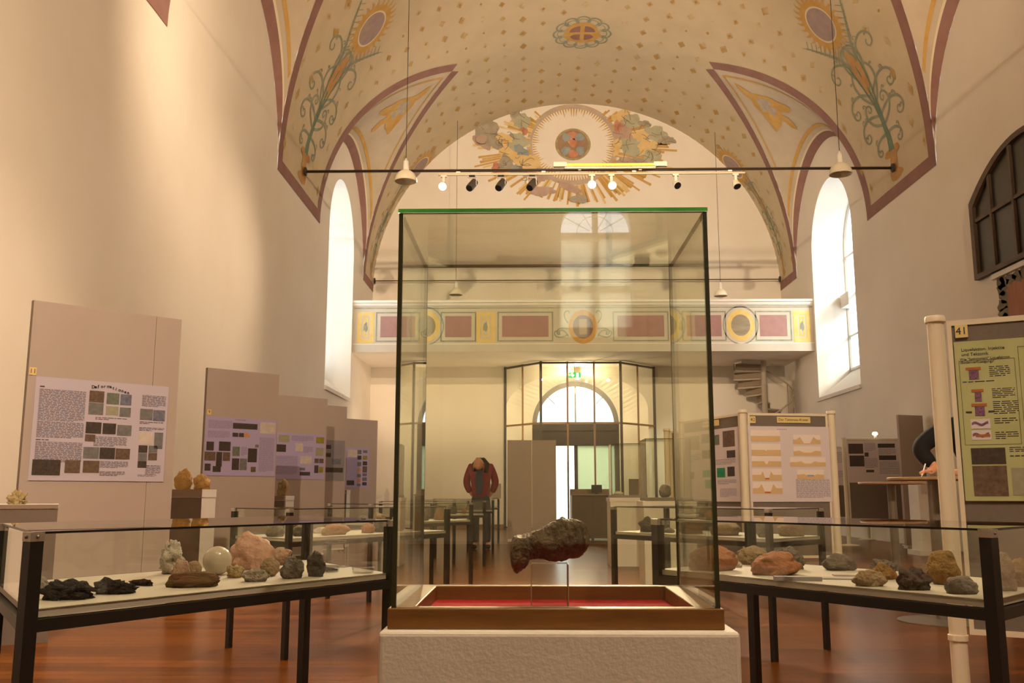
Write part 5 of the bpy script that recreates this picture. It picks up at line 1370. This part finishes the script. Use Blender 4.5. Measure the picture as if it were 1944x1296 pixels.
# ------------------------------------------------------------------ vitrines on white plinths, counter
def vitrine(x0, x1, y0, y1, zt, zg, label):
    t = thing('vitrine', label, 'vitrine', ((x0 + x1) / 2, (y0 + y1) / 2, 0)); hx, hy = (x1 - x0) / 2, (y1 - y0) / 2
    mb = MB(); mb.box(-hx, hx, -hy, hy, 0, zt - .05); mb.build('plinth', M_white, t)
    mb = MB(); mb.box(-hx - .01, hx + .01, -hy - .01, hy + .01, zt - .05, zt); mb.build('plinth_top', M_white, t)
    i = .03
    mb = MB(); mb.box(-hx + i - .01, hx - i + .01, -hy + i - .01, hy - i + .01, zt, zt + .035); mb.build('base_frame', M_steel, t)
    a, b = hx - i, hy - i; g = .006; z0, z1 = zt + .035, zg
    glass_box(-a, a, -b, -b + g, z0, z1, t, 'pane', 'y'); glass_box(-a, a, b - g, b, z0, z1, t, 'pane', 'y')
    glass_box(-a, -a + g, -b + g, b - g, z0, z1, t, 'pane', 'x'); glass_box(a - g, a, -b + g, b - g, z0, z1, t, 'pane', 'x')
    glass_box(-a, a, -b, b, z1, z1 + g, t, 'top_pane', 'z')
    return t
vitrine(1.09, 1.62, 12.85, 13.4, .905, 1.63, 'rear glass vitrine on a white plinth, with a pale stone')
rock('rock', 'pale flat stone inside the rear vitrine', 'white', 1.22, 13.0, .9405, .14, .05, .1, seed=210, sub=3)
t = thing('text_panel', 'small brown text panel standing inside the rear vitrine', 'sign', (1.44, 13.1, .9405)); mb = MB(); mb.box(-.07, .07, -.006, .006, 0, .22); mb.build('panel', M_pedfront, t); mb = MB(); mb.box(-.05, .05, -.02, .02, 0, .008); mb.build('foot', M_pedfront, t)
vitrine(1.115, 1.62, 9.3, 9.8, .885, 1.49, 'front glass vitrine on a white plinth, with a round grey stone')
rock('rock', 'round grey stone inside the front vitrine', 'grey', 1.36, 9.55, .9205, .12, .13, .12, seed=211, sub=3, rough=.12, flat=-.85)
ct = thing('counter', 'brown two-door counter with pale edges before the entrance', 'counter', (.86, 19.7, 0))
mb = MB(); mb.box(.02, .86, 0, .5, .06, .93); mb.build('body', M_brownlam, ct)
for x0, x1 in ((.03, .445), (.45, .855)):
    mb = MB(); mb.box(x0, x1, -.015, 0, .07, .90); mb.build('door', M_brownlam, ct)
mb = MB(); mb.box(-.0, .88, -.03, .55, .93, .955); mb.build('worktop', mat('counter_top', '9a8468', .5), ct)
for x in (.0, .86):
    mb = MB(); mb.box(x, x + .02, -.02, .52, .06, .93); mb.build('side_edge', M_white, ct)
for x in (.08, .45, .8):
    mb = MB(); mb.box(x - .02, x + .02, .05, .45, 0, .06); mb.build('foot', M_black, ct)
mb = MB(); mb.box(.0, .88, .40, .52, .955, 1.06); mb.build('back_ledge', mat('counter_ledge', '86705a', .6), ct)
mo = thing('screen_monitor', 'small dark monitor on the brown counter', 'monitor', (1.40, 19.78, .9555))
mb = MB(); mb.box(-.11, .11, -.01, .01, .03, .19); mb.build('screen', mat('monitor_dark', '221f1e', .4), mo)
mb = MB(); mb.box(-.03, .03, .0, .02, .0, .04); mb.build('neck', M_black, mo)
mb = MB(); mb.box(-.07, .07, -.05, .05, 0, .006); mb.build('foot', M_black, mo)
t = thing('leaflet_stand', 'thin upright stand beside the counter in the bright doorway', 'stand', (.80, 19.6, 0))
mb = MB(); mb.lathe([(.12, 0), (.12, .01), (.012, .02), (.012, 1.62)], 16); mb.build('pole', M_bronzed, t, smooth='auto')

# ------------------------------------------------------------------ visitors
def skin_mesh(name, nodes, edges, material, parent, root=0, sub=2):
    me = bpy.data.meshes.new(name); names = list(nodes)
    me.from_pydata([nodes[n][0] for n in names], [(names.index(a), names.index(b)) for a, b in edges], [])
    o = bpy.data.objects.new(name, me); COL.objects.link(o)
    md = o.modifiers.new('skin', 'SKIN'); md.use_smooth_shade = True
    if not me.skin_vertices: 
        raise RuntimeError('no skin layer')
    for i, n in enumerate(names):
        r = nodes[n][1]; sv = me.skin_vertices[0].data[i]
        sv.radius = r if isinstance(r, tuple) else (r, r); sv.use_root = (i == root)
    ss = o.modifiers.new('subdivision', 'SUBSURF'); ss.levels = sub; ss.render_levels = sub
    bpy.context.view_layer.update()
    m2 = bpy.data.meshes.new_from_object(o.evaluated_get(bpy.context.evaluated_depsgraph_get()))
    bpy.data.objects.remove(o); m2.name = name
    m2.materials.clear(); m2.materials.append(material)
    m2.polygons.foreach_set('use_smooth', [True] * len(m2.polygons))
    o = bpy.data.objects.new(name, m2); COL.objects.link(o); o.parent = parent
    return o
def ellipsoid(name, c, r, material, parent, sub=3, rot=(0, 0, 0)):
    vs, fs = ico(sub); E_ = Matrix.Rotation(rot[0], 3, 'X') @ Matrix.Rotation(rot[1], 3, 'Y')
    mb = MB(); mb.add([E_ @ Vector((v.x * r[0], v.y * r[1], v.z * r[2])) + Vector(c) for v in vs], fs); return mb.build(name, material, parent, smooth=True)
M_skin = mat('skin', 'd69a76', .5, col2='c98a68', scale=20); M_redjacket = mat('red_jacket', '96182a', .75, col2='72101e', scale=9, amount=1.2, bump=.2, bscale=25)
M_jeans = mat('dark_jeans', '2b2d3c', .9, col2='232430', scale=10); M_navy = mat('navy_shirt', '27364c', .85); M_darkcol = mat('dark_collar', '1c1818', .85); M_shoe = mat('dark_shoe', '1d1714', .6)
man = thing('person', 'bald man in a red jacket and jeans bowing over a display table', 'person', (-.86, 16.72, 0))
nb = {'pelvis': ((0, .06, .90), (.13, .10)), 'waist': ((0, .07, 1.10), (.12, .09)), 'chest': ((0, .05, 1.32), (.14, .10)), 'neck0': ((0, .0, 1.49), .06), 'neck1': ((-.01, -.08, 1.52), .055),
      'head0': ((-.02, -.14, 1.505), (.072, .08)), 'head1': ((-.03, -.20, 1.47), (.08, .085)), 'jaw': ((-.035, -.215, 1.38), (.05, .05)),
      'shl': ((-.17, .04, 1.42), .06), 'ell': ((-.245, .13, 1.15), .045), 'wrl': ((-.17, .17, .95), .032), 'hal': ((-.10, .19, .90), .035),
      'shr': ((.17, .04, 1.42), .06), 'elr': ((.245, .13, 1.15), .045), 'wrr': ((.17, .17, .95), .032), 'har': ((.10, .19, .90), .035),
      'hil': ((-.09, .06, .86), .085), 'knl': ((-.095, .04, .48), .058), 'anl': ((-.10, .07, .09), .042), 'tol': ((-.12, -.07, .045), .035),
      'hir': ((.09, .06, .86), .085), 'knr': ((.11, .06, .48), .058), 'anr': ((.12, .12, .09), .042), 'tor': ((.14, -.02, .045), .035)}
eb_ = [('pelvis', 'waist'), ('waist', 'chest'), ('chest', 'neck0'), ('neck0', 'neck1'), ('neck1', 'head0'), ('head0', 'head1'), ('head1', 'jaw'), ('chest', 'shl'), ('shl', 'ell'), ('ell', 'wrl'), ('wrl', 'hal'), ('chest', 'shr'), ('shr', 'elr'), ('elr', 'wrr'), ('wrr', 'har'),
       ('pelvis', 'hil'), ('hil', 'knl'), ('knl', 'anl'), ('anl', 'tol'), ('pelvis', 'hir'), ('hir', 'knr'), ('knr', 'anr'), ('anr', 'tor')]
skin_mesh('body', nb, eb_, M_skin, man)
ellipsoid('head_crown', (-.03, -.195, 1.475), (.086, .092, .105), M_skin, man)
for s in (-1, 1): ellipsoid('ear', (-.03 + s * .086, -.17, 1.43), (.012, .022, .032), M_skin, man, 2)
ellipsoid('nose', (-.033, -.275, 1.40), (.015, .022, .024), M_skin, man, 2)
nj = {'hem': ((0, .06, .83), (.185, .14)), 'waist': ((0, .07, 1.05), (.17, .13)), 'chest': ((0, .05, 1.30), (.19, .13)), 'sh': ((0, .03, 1.47), (.14, .10)),
      'shl': ((-.19, .04, 1.43), .082), 'ell': ((-.265, .13, 1.15), .07), 'wrl': ((-.19, .17, .97), .055),
      'shr': ((.19, .04, 1.43), .082), 'elr': ((.265, .13, 1.15), .07), 'wrr': ((.19, .17, .97), .055)}
skin_mesh('jacket', nj, [('hem', 'waist'), ('waist', 'chest'), ('chest', 'sh'), ('chest', 'shl'), ('shl', 'ell'), ('ell', 'wrl'), ('chest', 'shr'), ('shr', 'elr'), ('elr', 'wrr')], M_redjacket, man)
mb = MB(); mb.prism([(-.07, 1.42), (.03, 1.42), (.045, 1.2), (.03, .95), (-.065, .95), (-.09, 1.2)], -.125, -.03, axis='y'); o = mb.build('shirt', M_navy, man, bevel=.01)
mb = MB(); mb.tube([(-.11, -.09, 1.37), (-.125, -.01, 1.47), (-.06, .04, 1.56), (.05, .04, 1.56), (.12, -.01, 1.48), (.10, -.10, 1.34)], .038, n=10); mb.build('collar', M_darkcol, man, smooth=True)
nt_ = {'top': ((0, .06, 1.02), (.135, .105)), 'pelvis': ((0, .06, .90), (.155, .12)), 'hil': ((-.09, .06, .80), .10), 'knl': ((-.095, .04, .48), .078), 'anl': ((-.10, .07, .10), .068), 'hir': ((.09, .06, .80), .10), 'knr': ((.11, .06, .48), .078), 'anr': ((.12, .12, .10), .068)}
skin_mesh('trousers', nt_, [('top', 'pelvis'), ('pelvis', 'hil'), ('hil', 'knl'), ('knl', 'anl'), ('pelvis', 'hir'), ('hir', 'knr'), ('knr', 'anr')], M_jeans, man, root=1)
for x, y in ((-.11, 0), (.13, .05)): ellipsoid('shoe', (x, y, .045), (.055, .14, .045), M_shoe, man)

wr = thing('person', 'person in black leaning over the bar table and writing, mostly behind board 41', 'person', (3.62, 7.72, 0))
M_blackcloth = mat('black_cloth', '0e0c0b', .9)
nb = {'pelvis': ((.12, 0, .92), (.13, .11)), 'waist': ((.08, -.02, 1.10), (.12, .10)), 'chest': ((-.02, -.06, 1.34), (.14, .11)), 'neck0': ((-.06, -.10, 1.52), .06), 'head0': ((-.04, -.16, 1.60), .08), 'head1': ((-.02, -.19, 1.70), .085),
      'sha': ((-.22, -.08, 1.50), .06), 'ela': ((-.50, -.12, 1.31), .045), 'wra': ((-.44, -.26, 1.155), .032), 'haa': ((-.52, -.32, 1.125), .03),
      'shb': ((.05, -.26, 1.46), .06), 'elb': ((-.06, -.40, 1.20), .045), 'wrb': ((-.28, -.38, 1.125), .032), 'hab': ((-.35, -.36, 1.11), .03),
      'hil': ((.04, 0, .86), .09), 'knl': ((.04, .0, .48), .06), 'anl': ((.04, .02, .09), .045), 'tol': ((-.08, .0, .045), .035), 'hir': ((.22, 0, .86), .09), 'knr': ((.24, .02, .48), .06), 'anr': ((.26, .04, .09), .045), 'tor': ((.14, .02, .045), .035)}
eb_ = [('pelvis', 'waist'), ('waist', 'chest'), ('chest', 'neck0'), ('neck0', 'head0'), ('head0', 'head1'), ('chest', 'sha'), ('sha', 'ela'), ('ela', 'wra'), ('wra', 'haa'), ('chest', 'shb'), ('shb', 'elb'), ('elb', 'wrb'), ('wrb', 'hab'), ('pelvis', 'hil'), ('hil', 'knl'), ('knl', 'anl'), ('anl', 'tol'), ('pelvis', 'hir'), ('hir', 'knr'), ('knr', 'anr'), ('anr', 'tor')]
skin_mesh('body', nb, eb_, M_skin, wr)
ns = {'hem': ((.12, 0, .86), (.17, .14)), 'waist': ((.08, -.02, 1.10), (.16, .13)), 'chest': ((-.02, -.06, 1.36), (.19, .14)), 'sha': ((-.23, -.08, 1.505), .095), 'ela': ((-.515, -.12, 1.315), .078), 'wra': ((-.455, -.25, 1.17), .052),
      'shb': ((.05, -.26, 1.46), .09), 'elb': ((-.06, -.40, 1.22), .075), 'wrb': ((-.26, -.38, 1.135), .05)}
skin_mesh('sweater', ns, [('hem', 'waist'), ('waist', 'chest'), ('chest', 'sha'), ('sha', 'ela'), ('ela', 'wra'), ('chest', 'shb'), ('shb', 'elb'), ('elb', 'wrb')], M_blackcloth, wr)
nt_ = {'pelvis': ((.12, 0, .90), (.15, .12)), 'hil': ((.04, 0, .80), .10), 'knl': ((.04, 0, .48), .078), 'anl': ((.04, .02, .10), .066), 'hir': ((.22, 0, .80), .10), 'knr': ((.24, .02, .48), .078), 'anr': ((.26, .04, .10), .066)}
skin_mesh('trousers', nt_, [('pelvis', 'hil'), ('hil', 'knl'), ('knl', 'anl'), ('pelvis', 'hir'), ('hir', 'knr'), ('knr', 'anr')], M_jeans, wr)
ellipsoid('hair', (-.02, -.17, 1.70), (.10, .11, .11), M_shoe, wr)
for x in (.0, .2): ellipsoid('shoe', (x, .02, .045), (.14, .055, .045), M_shoe, wr)
for k in range(4):        # curled fingers of the writing hand, then the thumb
    mb = MB(); b0 = Vector((-.535, -.325 + .016 * (k - 1.5), 1.128)); mb.tube([b0, b0 + Vector((-.032, -.006, .004 - .003 * k)), b0 + Vector((-.05, -.012, -.012)), b0 + Vector((-.045, -.014, -.028))], [.0095, .009, .0085, .006], n=8); mb.build('finger', M_skin, wr, smooth=True)
mb = MB(); mb.tube([(-.515, -.345, 1.125), (-.545, -.365, 1.128), (-.572, -.352, 1.118)], [.011, .010, .007], n=8); mb.build('thumb', M_skin, wr, smooth=True)
pn = thing('pen', 'white pen held in the writing hand over the bar table', 'pen', (3.015, 7.345, 1.083))
mb = MB(); mb.tube([(0, 0, 0), (.015, .012, .016), (.06, .05, .10)], [.001, .005, .005], n=8); mb.build('barrel', M_white, pn, smooth=True)
